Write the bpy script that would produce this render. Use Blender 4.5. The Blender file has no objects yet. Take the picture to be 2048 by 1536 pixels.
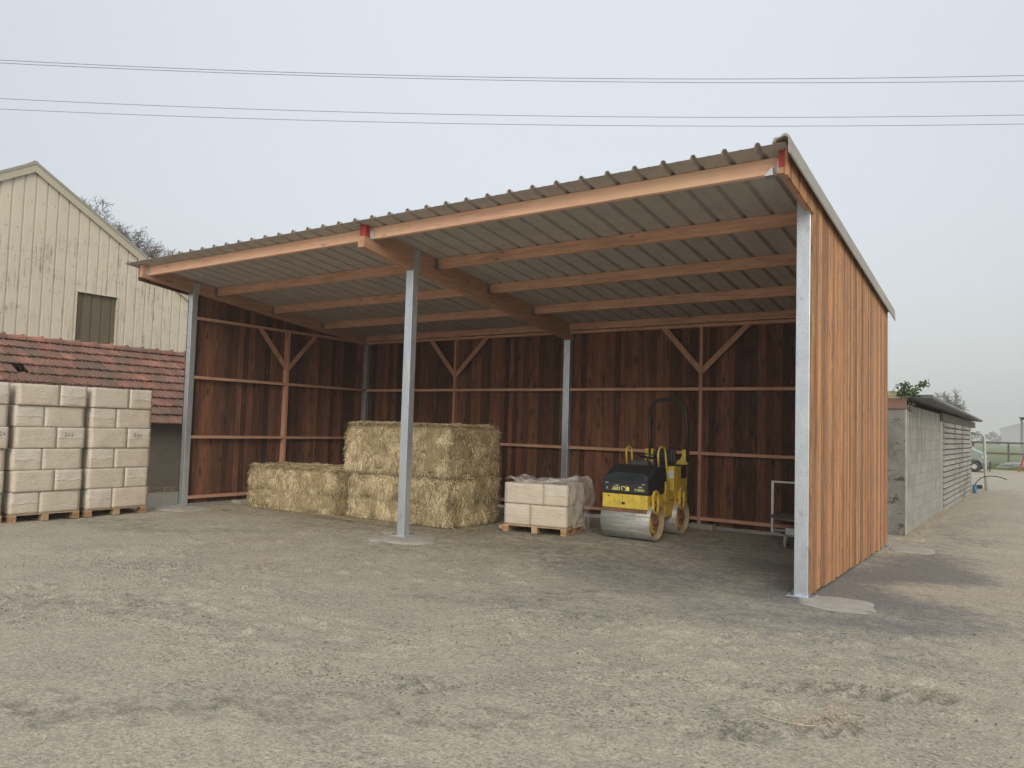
import bpy, bmesh, math, random
import numpy as np
from mathutils import Vector, Matrix, noise as mnoise
random.seed(7); rng = np.random.default_rng(11)
scene = bpy.context.scene
COL = scene.collection
PI = math.pi

# ------------------------------------------------------------------ materials
class N:
    def __init__(s, mat):
        s.nt = mat.node_tree; s.l = s.nt.links
    def new(s, t, **kw):
        n = s.nt.nodes.new(t)
        for k, v in kw.items():
            if k.startswith('_'): setattr(n, k[1:], v)
            else: s.put(n, k.replace('__', ' '), v)
        return n
    def put(s, n, k, v):
        i = n.inputs[int(k[1:])] if (k[0] == 'i' and k[1:].isdigit()) else n.inputs[k]
        if isinstance(v, bpy.types.NodeSocket): s.l.new(v, i)
        else: i.default_value = v
    def noise(s, vec, scale, detail=4, rough=.55, dist=0.):
        n = s.new('ShaderNodeTexNoise', Vector=vec, Scale=scale, Detail=detail, Roughness=rough, Distortion=dist)
        return n.outputs['Fac']
    def ramp(s, f, a, b, lo=0., hi=1.):
        n = s.new('ShaderNodeMapRange', Value=f); n.clamp = True
        n.inputs[1].default_value = a; n.inputs[2].default_value = b
        n.inputs[3].default_value = lo; n.inputs[4].default_value = hi
        return n.outputs[0]
    def math(s, op, a, b=0.):
        n = s.new('ShaderNodeMath', _operation=op, i0=a, i1=b); return n.outputs[0]
    def mix(s, f, a, b, mode='MIX'):
        n = s.nt.nodes.new('ShaderNodeMix'); n.data_type = 'RGBA'; n.blend_type = mode
        for idx, v in ((0, f), (6, a), (7, b)):
            if isinstance(v, bpy.types.NodeSocket): s.l.new(v, n.inputs[idx])
            else:
                if idx and len(v) == 3: v = (*v, 1)
                n.inputs[idx].default_value = v
        return n.outputs[2]
    def gray(s, f):
        n = s.new('ShaderNodeCombineColor', i0=f, i1=f, i2=f); return n.outputs[0]
    def map(s, vec, sc, loc=(0, 0, 0)):
        n = s.new('ShaderNodeMapping', Vector=vec); n.inputs['Scale'].default_value = sc
        n.inputs['Location'].default_value = loc; return n.outputs[0]

def mat(name, col, rough=.8, metal=0., var=.25, ns=6., stretch=(1, 1, 1), tone=0., fine=None, patches=(), bump=0., bs=40., bstretch=None, spec=.5, coat=0., extra=None, alpha=None, trans=0.):
    m = bpy.data.materials.new(name); m.use_nodes = True
    n = N(m); b = m.node_tree.nodes['Principled BSDF']
    co = n.new('ShaderNodeTexCoord').outputs['Object']
    v = n.map(co, stretch)
    c = (*col, 1)
    f = n.noise(v, ns, 5, .6)
    k = n.ramp(f, .25, .75, 1 - var, 1 + var)
    if tone:
        a = n.new('ShaderNodeAttribute', _attribute_name='tone').outputs['Fac']
        k = n.math('MULTIPLY', k, n.ramp(a, 0, 1, 1 - tone, 1 + tone))
    if fine:
        k = n.math('MULTIPLY', k, n.ramp(n.noise(n.map(co, fine[1]), fine[0], 3, .7), .3, .7, 1 - fine[2], 1 + fine[2]))
    out = n.mix(1., c, n.gray(k), 'MULTIPLY')
    for (pc, ps, pst, lo, hi) in patches:
        out = n.mix(n.ramp(n.noise(n.map(co, pst, (3.1, 1.7, 5.3)), ps, 6, .65), lo, hi), out, pc)
    if extra: out = extra(n, co, out, b)
    n.l.new(out, b.inputs['Base Color'])
    b.inputs['Roughness'].default_value = rough; b.inputs['Metallic'].default_value = metal
    b.inputs['Specular IOR Level'].default_value = spec
    if coat: b.inputs['Coat Weight'].default_value = coat
    if alpha is not None: b.inputs['Alpha'].default_value = alpha
    if trans: b.inputs['Transmission Weight'].default_value = trans
    if bump:
        h = n.noise(n.map(co, bstretch or stretch), bs, 6, .65)
        bn = n.new('ShaderNodeBump', Strength=bump, Distance=.02, Height=h)
        n.l.new(bn.outputs[0], b.inputs['Normal'])
    return m

def knots(axis, s0=.47):
    def f(n, co, out, b):
        st = {'x': (2.2, 12, 12), 'z': (9, 9, 1.6), 'y': (9, 1.2, 9)}[axis]
        vo = n.new('ShaderNodeTexVoronoi', Vector=n.map(co, st), Scale=1.)
        k = n.ramp(vo.outputs['Distance'], .06, .16, 1, 0)
        sel = n.ramp(n.noise(n.map(co, st), .6, 2), s0, s0 + .05)
        return n.mix(n.math('MULTIPLY', n.math('MULTIPLY', k, sel), .75), out, (.06, .025, .015))
    return f

M = {}
def weather(n, co, out, b):
    out = knots('z')(n, co, out, b)
    s1 = n.noise(n.map(co, (15, 15, .42)), 1.6, 6, .8); s2 = n.noise(n.map(co, (5, 5, .22), (4, 2, 7)), 2., 5, .75)
    out = n.mix(n.math('MULTIPLY', n.ramp(s1, .54, .63), .78), out, (.13, .05, .022))
    out = n.mix(n.math('MULTIPLY', n.ramp(s1, .46, .36), .7), out, (.52, .30, .14))
    out = n.mix(n.math('MULTIPLY', n.ramp(s2, .54, .68), .6), out, (.15, .065, .035))
    d1 = n.noise(n.map(co, (16, 16, 2.4), (1, 6, 2)), 2., 4, .7); d2 = n.noise(n.map(co, (10, 10, 1.3), (8, 1, 5)), 2., 4, .7)
    out = n.mix(n.math('MULTIPLY', n.ramp(d1, .60, .66), .8), out, (.085, .035, .018)); out = n.mix(n.math('MULTIPLY', n.ramp(d2, .60, .68), .6), out, (.56, .36, .20))
    chips_ = n.noise(n.map(co, (14, 14, 5), (9, 9, 9)), 4, 3, .6); return n.mix(n.ramp(chips_, .705, .72), out, (.66, .52, .38))
M['clad_out'] = mat('cladding_outside', (.42, .212, .096), .75, var=.22, ns=4, stretch=(5, 5, .4), tone=.42, fine=(9, (9, 9, .35), .3), bump=.25, bs=12, bstretch=(10, 10, .6), extra=weather)
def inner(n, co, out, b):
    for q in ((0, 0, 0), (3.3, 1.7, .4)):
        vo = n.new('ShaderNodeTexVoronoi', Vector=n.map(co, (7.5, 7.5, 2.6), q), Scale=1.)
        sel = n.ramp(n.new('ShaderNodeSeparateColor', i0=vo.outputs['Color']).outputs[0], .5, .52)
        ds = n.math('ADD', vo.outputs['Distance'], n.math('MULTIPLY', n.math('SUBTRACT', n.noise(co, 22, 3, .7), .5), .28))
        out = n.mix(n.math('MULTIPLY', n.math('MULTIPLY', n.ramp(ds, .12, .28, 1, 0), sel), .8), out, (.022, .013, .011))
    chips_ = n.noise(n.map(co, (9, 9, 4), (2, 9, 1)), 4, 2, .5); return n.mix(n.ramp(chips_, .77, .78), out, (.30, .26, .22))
M['clad_in'] = mat('cladding_inside_shaded', (.135, .056, .029), .85, var=.35, ns=4, stretch=(5, 5, .5), tone=.75, fine=(9, (9, 9, .5), .4), bump=.25, bs=12, bstretch=(10, 10, .6), extra=inner,
                   patches=(((.05, .026, .019), 1.8, (4, 4, .5), .5, .75), ((.27, .155, .095), 3, (7, 7, .8), .58, .8)))  # same boards, slightly redder; interior shade is put into the dark base colour
M['beam_x'] = mat('sawn_timber', (.62, .345, .235), .75, var=.2, ns=4, stretch=(.5, 5, 5), fine=(8, (.4, 9, 9), .18), bump=.15, bs=14, bstretch=(.6, 12, 12), extra=knots('x'),
                  patches=(((.36, .21, .115), 1.2, (.8, 3, 3), .5, .8), ((.22, .12, .08), 5, (1, 3, 3), .66, .82)))
M['beam_front_lit'] = mat('front_timber_lit', (.84, .51, .365), .7, var=.15, ns=3, stretch=(.4, 5, 5), fine=(8, (.4, 9, 9), .14), bump=.15, bs=14, bstretch=(.6, 12, 12), extra=knots('x', .5),
                  patches=(((.80, .56, .36), .8, (.6, 3, 3), .45, .7), ((.40, .21, .15), 4, (1.4, 4, 4), .64, .8)))  # sawn timber lightened: light on the front purlins is put into the colour
M['beam_y'] = mat('sawn_timber_rafter', (.49, .275, .185), .75, var=.2, ns=4, stretch=(5, .5, 5), fine=(8, (9, .4, 9), .18), bump=.15, bs=14, bstretch=(12, .6, 12), extra=knots('y'),
                  patches=(((.35, .22, .12), 1.2, (3, .8, 3), .5, .8), ((.22, .12, .08), 5, (3, 1, 3), .66, .82)))
M['stud'] = mat('sawn_timber_stud', (.46, .25, .165), .8, var=.2, ns=4, stretch=(5, 5, .5), fine=(8, (9, 9, .5), .18), extra=knots('z'), bump=.15, bs=14, bstretch=(12, 12, .6))
M['red'] = mat('red_paint', (.36, .035, .03), .6, var=.2, ns=20)
M['galv'] = mat('galvanised_steel', (.60, .66, .73), .38, .70, var=.12, ns=9, stretch=(1, 1, .5), fine=(60, (1, 1, 1), .16), bump=.06, bs=30,
                patches=(((.62, .66, .70), 4, (2, 2, .4), .58, .75), ((.40, .45, .5), 7, (1, 1, 1), .60, .70), ((.74, .77, .79), 3, (3, 3, .5), .62, .68)))
M['galv_small'] = mat('galvanised_bracket', (.6, .62, .64), .4, .8, var=.1)
M['sheet'] = mat('roof_sheet', (.34, .32, .275), .5, .15, var=.1, ns=3)
M['felt'] = mat('roof_sheet_underside', (.43, .39, .36), .9, var=.12, ns=4, fine=(90, (1, 1, 1), .22))
M['concrete'] = mat('poured_concrete', (.355, .34, .295), .95, var=.18, ns=5, fine=(70, (1, 1, 1), .15), bump=.3, bs=50)
M['galvdark'] = mat('bolt_steel', (.3, .3, .3), .5, .8)
M['text_y'] = mat('worn_yellow_lettering', (.95, .90, .22), .7, var=.25, ns=60)
M['text_w'] = mat('worn_white_lettering', (.85, .85, .85), .7, var=.5, ns=60)
M['ink'] = mat('marker_ink', (.03, .03, .035), .6)

# ------------------------------------------------------------------ geometry helpers
class MB:
    def __init__(s): s.v = []; s.f = []; s.t = []; s.mi = []; s.sm = []; s.tone = .5; s.mat = 0; s.smooth = False
    def face(s, idx): s.f.append(idx); s.t.append(s.tone); s.mi.append(s.mat); s.sm.append(s.smooth)
    def add(s, vs, fs, M=None):
        o = len(s.v)
        for p in vs:
            s.v.append(tuple(M @ Vector(p)) if M is not None else tuple(p))
        for f in fs: s.face([i + o for i in f])
    def box(s, x0, x1, y0, y1, z0, z1, M=None):
        s.add([(x0, y0, z0), (x1, y0, z0), (x1, y1, z0), (x0, y1, z0), (x0, y0, z1), (x1, y0, z1), (x1, y1, z1), (x0, y1, z1)],
              [(0, 3, 2, 1), (4, 5, 6, 7), (0, 1, 5, 4), (1, 2, 6, 5), (2, 3, 7, 6), (3, 0, 4, 7)], M)
    def hexa(s, b, t):   # four bottom points, four top points (ccw seen from above)
        s.add(list(b) + list(t), [(0, 3, 2, 1), (4, 5, 6, 7), (0, 1, 5, 4), (1, 2, 6, 5), (2, 3, 7, 6), (3, 0, 4, 7)])
    def prism(s, prof, fn0, fn1):   # closed polygon profile; fn maps (a,b)->point at each end
        n = len(prof); a = [fn0(*p) for p in prof]; b = [fn1(*p) for p in prof]
        s.add(a + b, [tuple(range(n))[::-1], tuple(range(n, 2 * n))] + [(i, (i + 1) % n, n + (i + 1) % n, n + i) for i in range(n)])
    def tube(s, pts, r, n=8, cap=True, closed=False):
        pts = [Vector(p) for p in pts]; rs = r if isinstance(r, (list, tuple)) else [r] * len(pts)
        o = len(s.v); up = None; k = len(pts)
        for i, p in enumerate(pts):
            if closed: d = pts[(i + 1) % k] - pts[i - 1]
            else: d = pts[min(i + 1, k - 1)] - pts[max(i - 1, 0)]
            d.normalize()
            if up is None: up = d.orthogonal().normalized()
            else:
                up = up - d * up.dot(d)
                up = up.normalized() if up.length > 1e-6 else d.orthogonal().normalized()
            w = d.cross(up)
            for j in range(n):
                a = 2 * PI * j / n; q = p + (up * math.cos(a) + w * math.sin(a)) * rs[i]; s.v.append(tuple(q))
        for i in range(k if closed else k - 1):
            i2 = (i + 1) % k
            for j in range(n):
                s.face([o + i * n + j, o + i * n + (j + 1) % n, o + i2 * n + (j + 1) % n, o + i2 * n + j])
        if cap and not closed:
            s.face([o + j for j in range(n)][::-1]); s.face([o + (k - 1) * n + j for j in range(n)])
    def cyl(s, a, b, r, n=20): s.tube([a, b], r, n)
    def lathe_x(s, prof, cy, cz, n=48):   # profile of (x, r) revolved about an axis parallel to X
        o = len(s.v)
        for (x, r) in prof:
            for j in range(n):
                a = 2 * PI * j / n; s.v.append((x, cy + r * math.cos(a), cz + r * math.sin(a)))
        for i in range(len(prof) - 1):
            for j in range(n):
                s.face([o + i * n + j, o + i * n + (j + 1) % n, o + (i + 1) * n + (j + 1) % n, o + (i + 1) * n + j])

def tagd(o, label=None, cat=None, group=None, kind=None):
    if label: o['label'] = label
    if cat: o['category'] = cat
    if group: o['group'] = group
    if kind: o['kind'] = kind
    return o
def thing(name, label, cat, loc=(0, 0, 0), rz=0., group=None):
    o = bpy.data.objects.new(name, None); COL.objects.link(o); o.location = loc; o.rotation_euler.z = rz; o.empty_display_size = .2
    return tagd(o, label, cat, group)
def build(name, mb, mats, parent=None, world=True, bevel=0., recalc=True):
    """link the collected faces as ONE mesh; coordinates are world ones unless world=False"""
    if not isinstance(mats, (list, tuple)): mats = [mats]
    me = bpy.data.meshes.new(name)
    off = Vector((0, 0, 0)); p = parent
    while world and p is not None: off += p.location; p = p.parent
    vs = [(a - off.x, b - off.y, c - off.z) for a, b, c in mb.v] if world else mb.v
    me.from_pydata(vs, [], mb.f)
    for mm in mats: me.materials.append(mm)
    me.polygons.foreach_set('material_index', mb.mi); me.polygons.foreach_set('use_smooth', mb.sm)
    a = me.attributes.new('tone', 'FLOAT', 'FACE'); a.data.foreach_set('value', mb.t)
    if recalc:
        b = bmesh.new(); b.from_mesh(me); bmesh.ops.recalc_face_normals(b, faces=b.faces); b.to_mesh(me); b.free()
    me.update()
    o = bpy.data.objects.new(name, me); COL.objects.link(o); o.parent = parent
    if bevel:
        md = o.modifiers.new('bevel', 'BEVEL'); md.width = bevel; md.segments = 2; md.limit_method = 'ANGLE'; md.angle_limit = math.radians(40)
    return o
def bx(name, dims, m, parent=None, bevel=0., world=True):
    mb = MB(); mb.box(*dims); return build(name, mb, m, parent, world, bevel)
def copy_tree(o, parent=None):
    c = o.copy(); COL.objects.link(c); c.parent = parent
    for ch in list(o.children): copy_tree(ch, c)
    return c
def text(name, s, size, m, parent, matrix, ext=.0012):
    cu = bpy.data.curves.new(name, 'FONT'); cu.body = s; cu.size = size; cu.extrude = ext; cu.align_x = 'LEFT'
    t = bpy.data.objects.new('tmp', cu); COL.objects.link(t)
    dg = bpy.context.evaluated_depsgraph_get(); me = bpy.data.meshes.new_from_object(t.evaluated_get(dg))
    COL.objects.unlink(t); bpy.data.objects.remove(t); bpy.data.curves.remove(cu)
    me.materials.clear(); me.materials.append(m); me.transform(matrix)
    o = bpy.data.objects.new(name, me); COL.objects.link(o); o.parent = parent; return o
def vnoise(x, y, sc, seed):
    g = np.random.default_rng(seed).random((256, 256)); X = x * sc + 1000; Y = y * sc + 1000
    xi = np.floor(X).astype(int); yi = np.floor(Y).astype(int); fx = X - xi; fy = Y - yi
    fx = fx * fx * (3 - 2 * fx); fy = fy * fy * (3 - 2 * fy)
    a = g[xi % 256, yi % 256]; b = g[(xi + 1) % 256, yi % 256]; c = g[xi % 256, (yi + 1) % 256]; d = g[(xi + 1) % 256, (yi + 1) % 256]
    return (a * (1 - fx) + b * fx) * (1 - fy) + (c * (1 - fx) + d * fx) * fy

# ------------------------------------------------------------------ camera, world, sun
Rv = Vector((0.82189985, 0.56888172, 0.02922716)); Uv = Vector((0.00801928, -0.06285921, 0.99799019)); Fv = Vector((-0.56957557, 0.82001361, 0.056226))
cd = bpy.data.cameras.new('camera'); cam = bpy.data.objects.new('camera', cd); COL.objects.link(cam)
cam.matrix_world = Matrix(((Rv.x, Uv.x, -Fv.x, 13.525), (Rv.y, Uv.y, -Fv.y, -8.4115), (Rv.z, Uv.z, -Fv.z, 1.7), (0, 0, 0, 1)))
cd.sensor_width = 36; cd.lens = 1521.94 / 2048 * 36; cd.clip_end = 3000; cd.clip_start = .05
scene.camera = cam
w = bpy.data.worlds.new('World'); scene.world = w; w.use_nodes = True
nt = w.node_tree; nt.nodes.clear(); n = N(w)
SUN_EL, SUN_AZ = math.radians(30), math.radians(146)     # azimuth clockwise from +Y
sky = n.new('ShaderNodeTexSky'); sky.sky_type = 'NISHITA'; sky.sun_disc = False; sky.sun_elevation = SUN_EL; sky.sun_rotation = SUN_AZ; sky.dust_density = 6; sky.air_density = 1.2
bg1 = n.new('ShaderNodeBackground', Color=sky.outputs[0], Strength=.05)
z = n.new('ShaderNodeSeparateXYZ', Vector=n.new('ShaderNodeTexCoord').outputs['Generated']).outputs[2]
cl = n.mix(n.ramp(z, 0., .5), (.575, .60, .605), (.70, .70, .72))
cl = n.mix(n.ramp(z, .5, 1.), cl, (.86, .86, .88))
dt = n.new('ShaderNodeVectorMath', _operation='DOT_PRODUCT'); n.l.new(n.nt.nodes[-2].outputs[0], dt.inputs[0]) if False else None
tcw = n.new('ShaderNodeTexCoord').outputs['Generated']; n.l.new(tcw, dt.inputs[0]); dt.inputs[1].default_value = (-.45, .75, .48)
glow = n.ramp(dt.outputs['Value'], .70, .98, .90, 1.06)
cl = n.mix(1., cl, n.gray(glow), 'MULTIPLY')
bg2 = n.new('ShaderNodeBackground', Color=cl, Strength=.93)
ad = n.new('ShaderNodeAddShader', i0=bg1.outputs[0], i1=bg2.outputs[0]); wo = n.new('ShaderNodeOutputWorld', Surface=ad.outputs[0])
sl = bpy.data.lights.new('sun', 'SUN'); sl.energy = 1.15; sl.angle = math.radians(35); sl.color = (1, .95, .87)
so = bpy.data.objects.new('sun', sl); COL.objects.link(so); so.location = (20, -20, 30)
dirv = Vector((math.sin(SUN_AZ) * math.cos(SUN_EL), math.cos(SUN_AZ) * math.cos(SUN_EL), math.sin(SUN_EL)))
so.rotation_euler = dirv.to_track_quat('Z', 'Y').to_euler()
vs = scene.view_settings; vs.view_transform = 'Standard'; vs.look = 'None'; vs.gamma = 1; vs.exposure = 0; scene.display_settings.display_device = 'sRGB'
scene.cycles.use_denoising = True; scene.cycles.denoising_prefilter = 'NONE'
scene.cycles.volume_bounces = 1; scene.cycles.max_bounces = 6; scene.cycles.transparent_max_bounces = 12

# ------------------------------------------------------------------ ground
def ground():
    def span(pts):
        out = []
        for a, b, st in pts: out += list(np.arange(a, b, st))
        return np.array(out + [pts[-1][1]])
    xs = span([(-70, -10, 4), (-10, -2, .25), (-2, 4, .09), (4, 15.5, .045), (15.5, 19, .3), (19, 80, 4)])
    ys = span([(-40, -12, 2), (-12, -7.5, .3), (-7.5, 0.5, .045), (.5, 8, .1), (8, 26, .3), (26, 47, .75)])
    X, Y = np.meshgrid(xs, ys); sh = X.shape
    h = (vnoise(X, Y, .5, 1) - .5) * .030 + (vnoise(X, Y, 2.2, 2) - .5) * .014 + (vnoise(X, Y, 7, 3) - .5) * .008
    near = ((X > 3.8) & (X < 15.6) & (Y > -7.6) & (Y < .6)).astype(float)
    rough = np.clip((vnoise(X, Y, .7, 8) - .35) * 2.2, 0, 1)
    h += near * (vnoise(X, Y, 14, 4) - .5) * .011 * (.3 + rough)
    clods = np.clip(vnoise(X, Y * 1.3, 6, 5) * .55 + vnoise(X, Y, 13, 6) * .45 - .58, 0, 1)
    h += near * clods * .16 * rough
    dark = np.zeros(sh); orange = np.zeros(sh); straw = np.zeros(sh); damp = np.zeros(sh); crumb_shade = np.zeros(sh); tread = np.zeros(sh)
    wx = X + (vnoise(X, Y, .8, 20) - .5) * 1.6; wy = Y + (vnoise(X, Y, .8, 21) - .5) * 1.6
    def blob(f, cx, cy, rx, ry, a, w):
        c, s = math.cos(a), math.sin(a); u = ((wx - cx) * c + (wy - cy) * s) / rx; v = (-(wx - cx) * s + (wy - cy) * c) / ry
        f += w * np.clip(1.15 - np.sqrt(u * u + v * v), 0, 1)
    for b in ((10.6, 1.6, 2.2, 2.2, 0, 1.6), (10.2, -.9, 1.3, 1.2, .6, 1.), (11.4, -1.5, 1.1, .7, .6, .9), (12.0, 1.5, .85, 3.2, 0, 1.5), (12.5, 3.6, .6, 1.4, 0, .9), (12.3, -.9, .8, .9, 0, .8),
              (12.6, -2.3, .75, .35, .5, .45), (11.9, -2.2, .9, .4, .4, .4), (13.1, -1.9, .6, .35, .3, .4), (8, 2.8, 1.8, 1.6, 0, .7), (13.0, .2, .7, 1.3, 0, .4), (9.3, .4, 1.4, .8, .3, .5)): blob(dark, *b)
    for b in ((4.6, -1.7, 1.3, .8, .5, .6), (12.9, -2.95, .3, .16, .4, .7), (5.8, -2.4, 1.2, .5, .4, .4), (8.5, -4.6, .7, .4, .4, .35), (13, 20, 3, 10, 0, .2), (11, 43, 9, 3, 0, 1.)): blob(orange, *b)
    for b in ((3.4, .6, 2.8, .8, .15, 1.), (1.2, -.3, 1.4, .5, .3, .7), (5.8, 1.4, .9, .8, 0, .7)): blob(straw, *b)
    for b in ((5, 2.5, 5.5, 2.6, 0, 1.), (2, -1.6, 2.6, .6, .6, .7), (7.5, .2, 2.4, .8, .3, .6), (6.6, -5.2, 1.6, .8, .5, .5), (9.6, -5.6, 1.5, .5, .5, .6), (12, 8, .7, 6, 0, .6), (8.8, -1.9, 1.6, .5, .4, .35), (12.2, -3.6, .8, .4, .6, .4)): blob(damp, *b)
    # tread marks left by machines
    for (ax, ay, bx_, by, wd, dp) in ((11.6, -3.25, 13.2, -2.45, .17, 1.), (11.75, -4.35, 12.75, -3.35, .15, 1.1), (9.2, -2.5, 11.5, -1.9, .16, .45), (9.2, -4.9, 10.5, -4.4, .2, .7), (4.4, -4.0, 6.5, -2.7, .25, .5), (11.0, -4.9, 11.8, -4.1, .12, .6)):
        L = math.hypot(bx_ - ax, by - ay); ux, uy = (bx_ - ax) / L, (by - ay) / L
        u = (X - ax) * ux + (Y - ay) * uy; v = -(X - ax) * uy + (Y - ay) * ux
        ins = np.clip((wd - np.abs(v)) / .05, 0, 1) * np.clip(u / .2, 0, 1) * np.clip((L - u) / .2, 0, 1)
        lug = np.clip(np.sin((u + np.abs(v) * .8 + vnoise(X, Y, 5, 33) * .16) * 2 * PI / .17) * 2, -1, 1)
        br = np.clip(vnoise(X, Y, 3, 40) * 1.9 - .35, 0, 1)
        h += ins * lug * .024 * dp * br; damp += ins * (lug < 0) * .35 * dp * br; crumb_shade += ins * .3 * dp * br; tread += ins * np.clip(-lug, 0, 1) * dp * br
    for b in ((12.2, -2.9, .9, .25, .45, .8), (12.9, -2.35, .6, .3, .4, .8), (12.2, -3.75, .6, .35, .7, .9), (9.8, -4.7, 1., .35, .5, .5), (5.2, -3.6, 1.3, .6, .5, .5), (8.6, -2.2, 1.5, .3, .4, .35), (11.2, -4.6, .8, .3, .7, .6), (10.6, -2.2, 1.6, .25, .2, .4), (7.0, -5.4, 1.5, .5, .5, .5)): blob(crumb_shade, *b)
    m_out = (Y > 30); h = h * np.where(m_out, .3, 1)
    V = np.stack([X.ravel(), Y.ravel(), h.ravel()], 1); nx, ny = len(xs), len(ys)
    i = np.arange(nx * ny).reshape(ny, nx); F = np.stack([i[:-1, :-1], i[:-1, 1:], i[1:, 1:], i[1:, :-1]], -1).reshape(-1, 4)
    me = bpy.data.meshes.new('ground'); me.from_pydata(V.tolist(), [], F.tolist())
    me.polygons.foreach_set('use_smooth', [True] * len(me.polygons))
    for nm, arr in (('crumb_shade', crumb_shade), ('tread', tread), ('dark', dark), ('orange', orange), ('straw', straw), ('damp', damp), ('hgt', (h / .03))):
        a = me.attributes.new(nm, 'FLOAT', 'POINT'); a.data.foreach_set('value', arr.ravel().astype(np.float32))
    def ex(n, co, out, b):
        at = lambda k: n.new('ShaderNodeAttribute', _attribute_name=k).outputs['Fac']
        fn = n.noise(co, 45, 4, .75); md = n.noise(co, 7, 5, .7); lg = n.noise(co, 1.1, 4, .6)
        out = n.mix(n.ramp(lg, .35, .65), out, (.40, .375, .30))
        out = n.mix(n.math('MULTIPLY', n.ramp(md, .48, .7), .35), out, (.26, .245, .20))
        sm = n.math('ADD', n.math('MULTIPLY', n.math('SUBTRACT', md, .5), 2.6), n.math('MULTIPLY', n.math('SUBTRACT', n.noise(n.map(co, (1, 1.6, 1), (5, 5, 5)), 2.2, 6, .7), .5), 1.8))
        tr_m = n.math('MULTIPLY', at('tread'), n.ramp(n.noise(co, 16, 4, .7), .35, .6))
        out = n.mix(n.math('MULTIPLY', tr_m, .5), out, (.10, .09, .072))
        def masked(a, lo=.2, hi=.9):
            v_ = at(a); return n.math('MULTIPLY', n.ramp(n.math('ADD', v_, n.math('MULTIPLY', sm, n.ramp(v_, 0, .15))), lo, hi), n.ramp(v_, .0, .12))
        out = n.mix(n.math('MULTIPLY', masked('damp'), .5), out, (.15, .135, .105))
        out = n.mix(n.math('MULTIPLY', masked('straw'), .35), out, (.27, .225, .14))
        out = n.mix(n.math('MULTIPLY', masked('orange'), .30), out, (.40, .26, .15))
        out = n.mix(n.math('MULTIPLY', masked('dark', .05, 1.6), .9), out, (.185, .183, .175))
        vo = n.new('ShaderNodeTexVoronoi', Vector=co, Scale=48.); peb = n.ramp(vo.outputs['Distance'], .12, .3, 1, 0)
        cell = n.new('ShaderNodeSeparateColor', i0=vo.outputs['Color']).outputs[0]
        lig = n.math('MULTIPLY', peb, n.ramp(cell, .84, .86)); drk = n.math('MULTIPLY', peb, n.ramp(cell, .14, .12))
        out = n.mix(n.math('MULTIPLY', lig, .4), out, (.42, .40, .36))
        out = n.mix(n.math('MULTIPLY', drk, .55), out, (.09, .085, .075))
        st = n.noise(n.map(co, (3, 9, 3)), 4, 6, .75)
        out = n.mix(n.math('MULTIPLY', n.ramp(st, .6, .72), .4), out, (.12, .11, .09))  # streaky dark flecks imitate small relief shadows in the colour
        cr_ = n.noise(n.map(co, (1, 1.6, 1), (7, 3, 1)), 24, 5, .75); rg = n.noise(n.map(co, (1, 1.4, 1), (2, 8, 1)), 1.3, 5, .7)
        cf = n.math('MULTIPLY', n.ramp(cr_, .53, .62), n.ramp(n.math('ADD', rg, n.math('MULTIPLY', at('crumb_shade'), .6)), .47, .60)); out = n.mix(n.math('MULTIPLY', cf, .72), out, (.095, .085, .068))  # dark specks stand for tiny shadows of the relief, put into the colour
        f2 = n.noise(n.map(co, (1, 1.5, 1), (1, 2, 3)), 130, 2, .6)
        k = n.math('MULTIPLY', n.ramp(fn, .3, .7, .58, 1.42), n.ramp(f2, .3, .7, .78, 1.22))
        out = n.mix(1., out, n.gray(k), 'MULTIPLY')
        vb = n.new('ShaderNodeBump', Strength=.8, Distance=.018, Height=n.math('ADD', n.math('MULTIPLY', fn, 1.1), n.math('MULTIPLY', md, 2.2)))
        n.l.new(vb.outputs[0], b.inputs['Normal'])
        return out
    me.materials.append(mat('gravel_yard', (.455, .425, .335), .95, var=.08, ns=2, extra=ex, spec=.25))
    o = bpy.data.objects.new('ground', me); COL.objects.link(o); tagd(o, 'compacted sandy gravel yard with dark asphalt grindings', kind='structure')
    return lambda x, y: 0
ground()
# field beyond, one sheet out to the horizon
mb = MB(); mb.add([(-640, -640, -.06), (640, -640, -.06), (640, 640, -.06), (-640, 640, -.06)], [(0, 1, 2, 3)])
f = build('field', mb, mat('pasture', (.13, .17, .06), .95, var=.25, ns=.4, fine=(8, (1, 1, 1), .3), patches=(((.17, .15, .08), .25, (1, 1, 1), .55, .75),)))
tagd(f, 'flat green pasture running to the misty horizon', kind='structure')
# grassy verge (real blades) between yard and fence
mb = MB()
for i in range(5200):
    x = random.uniform(9.3, 14); y = 45.2 + random.random() ** 1.5 * 11; a = random.uniform(0, PI); hh = random.uniform(.04, .16); ww = .03
    mb.tone = random.random()
    dx, dy = math.cos(a) * ww, math.sin(a) * ww
    mb.add([(x - dx, y - dy, -.06), (x + dx, y + dy, -.06), (x + random.uniform(-.06, .06), y + random.uniform(-.06, .06), hh)], [(0, 1, 2)])
g = build('grass', mb, mat('verge_grass', (.12, .17, .05), .9, tone=.5), recalc=False); tagd(g, 'rough grass verge in front of the paddock fence', kind='stuff')
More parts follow.
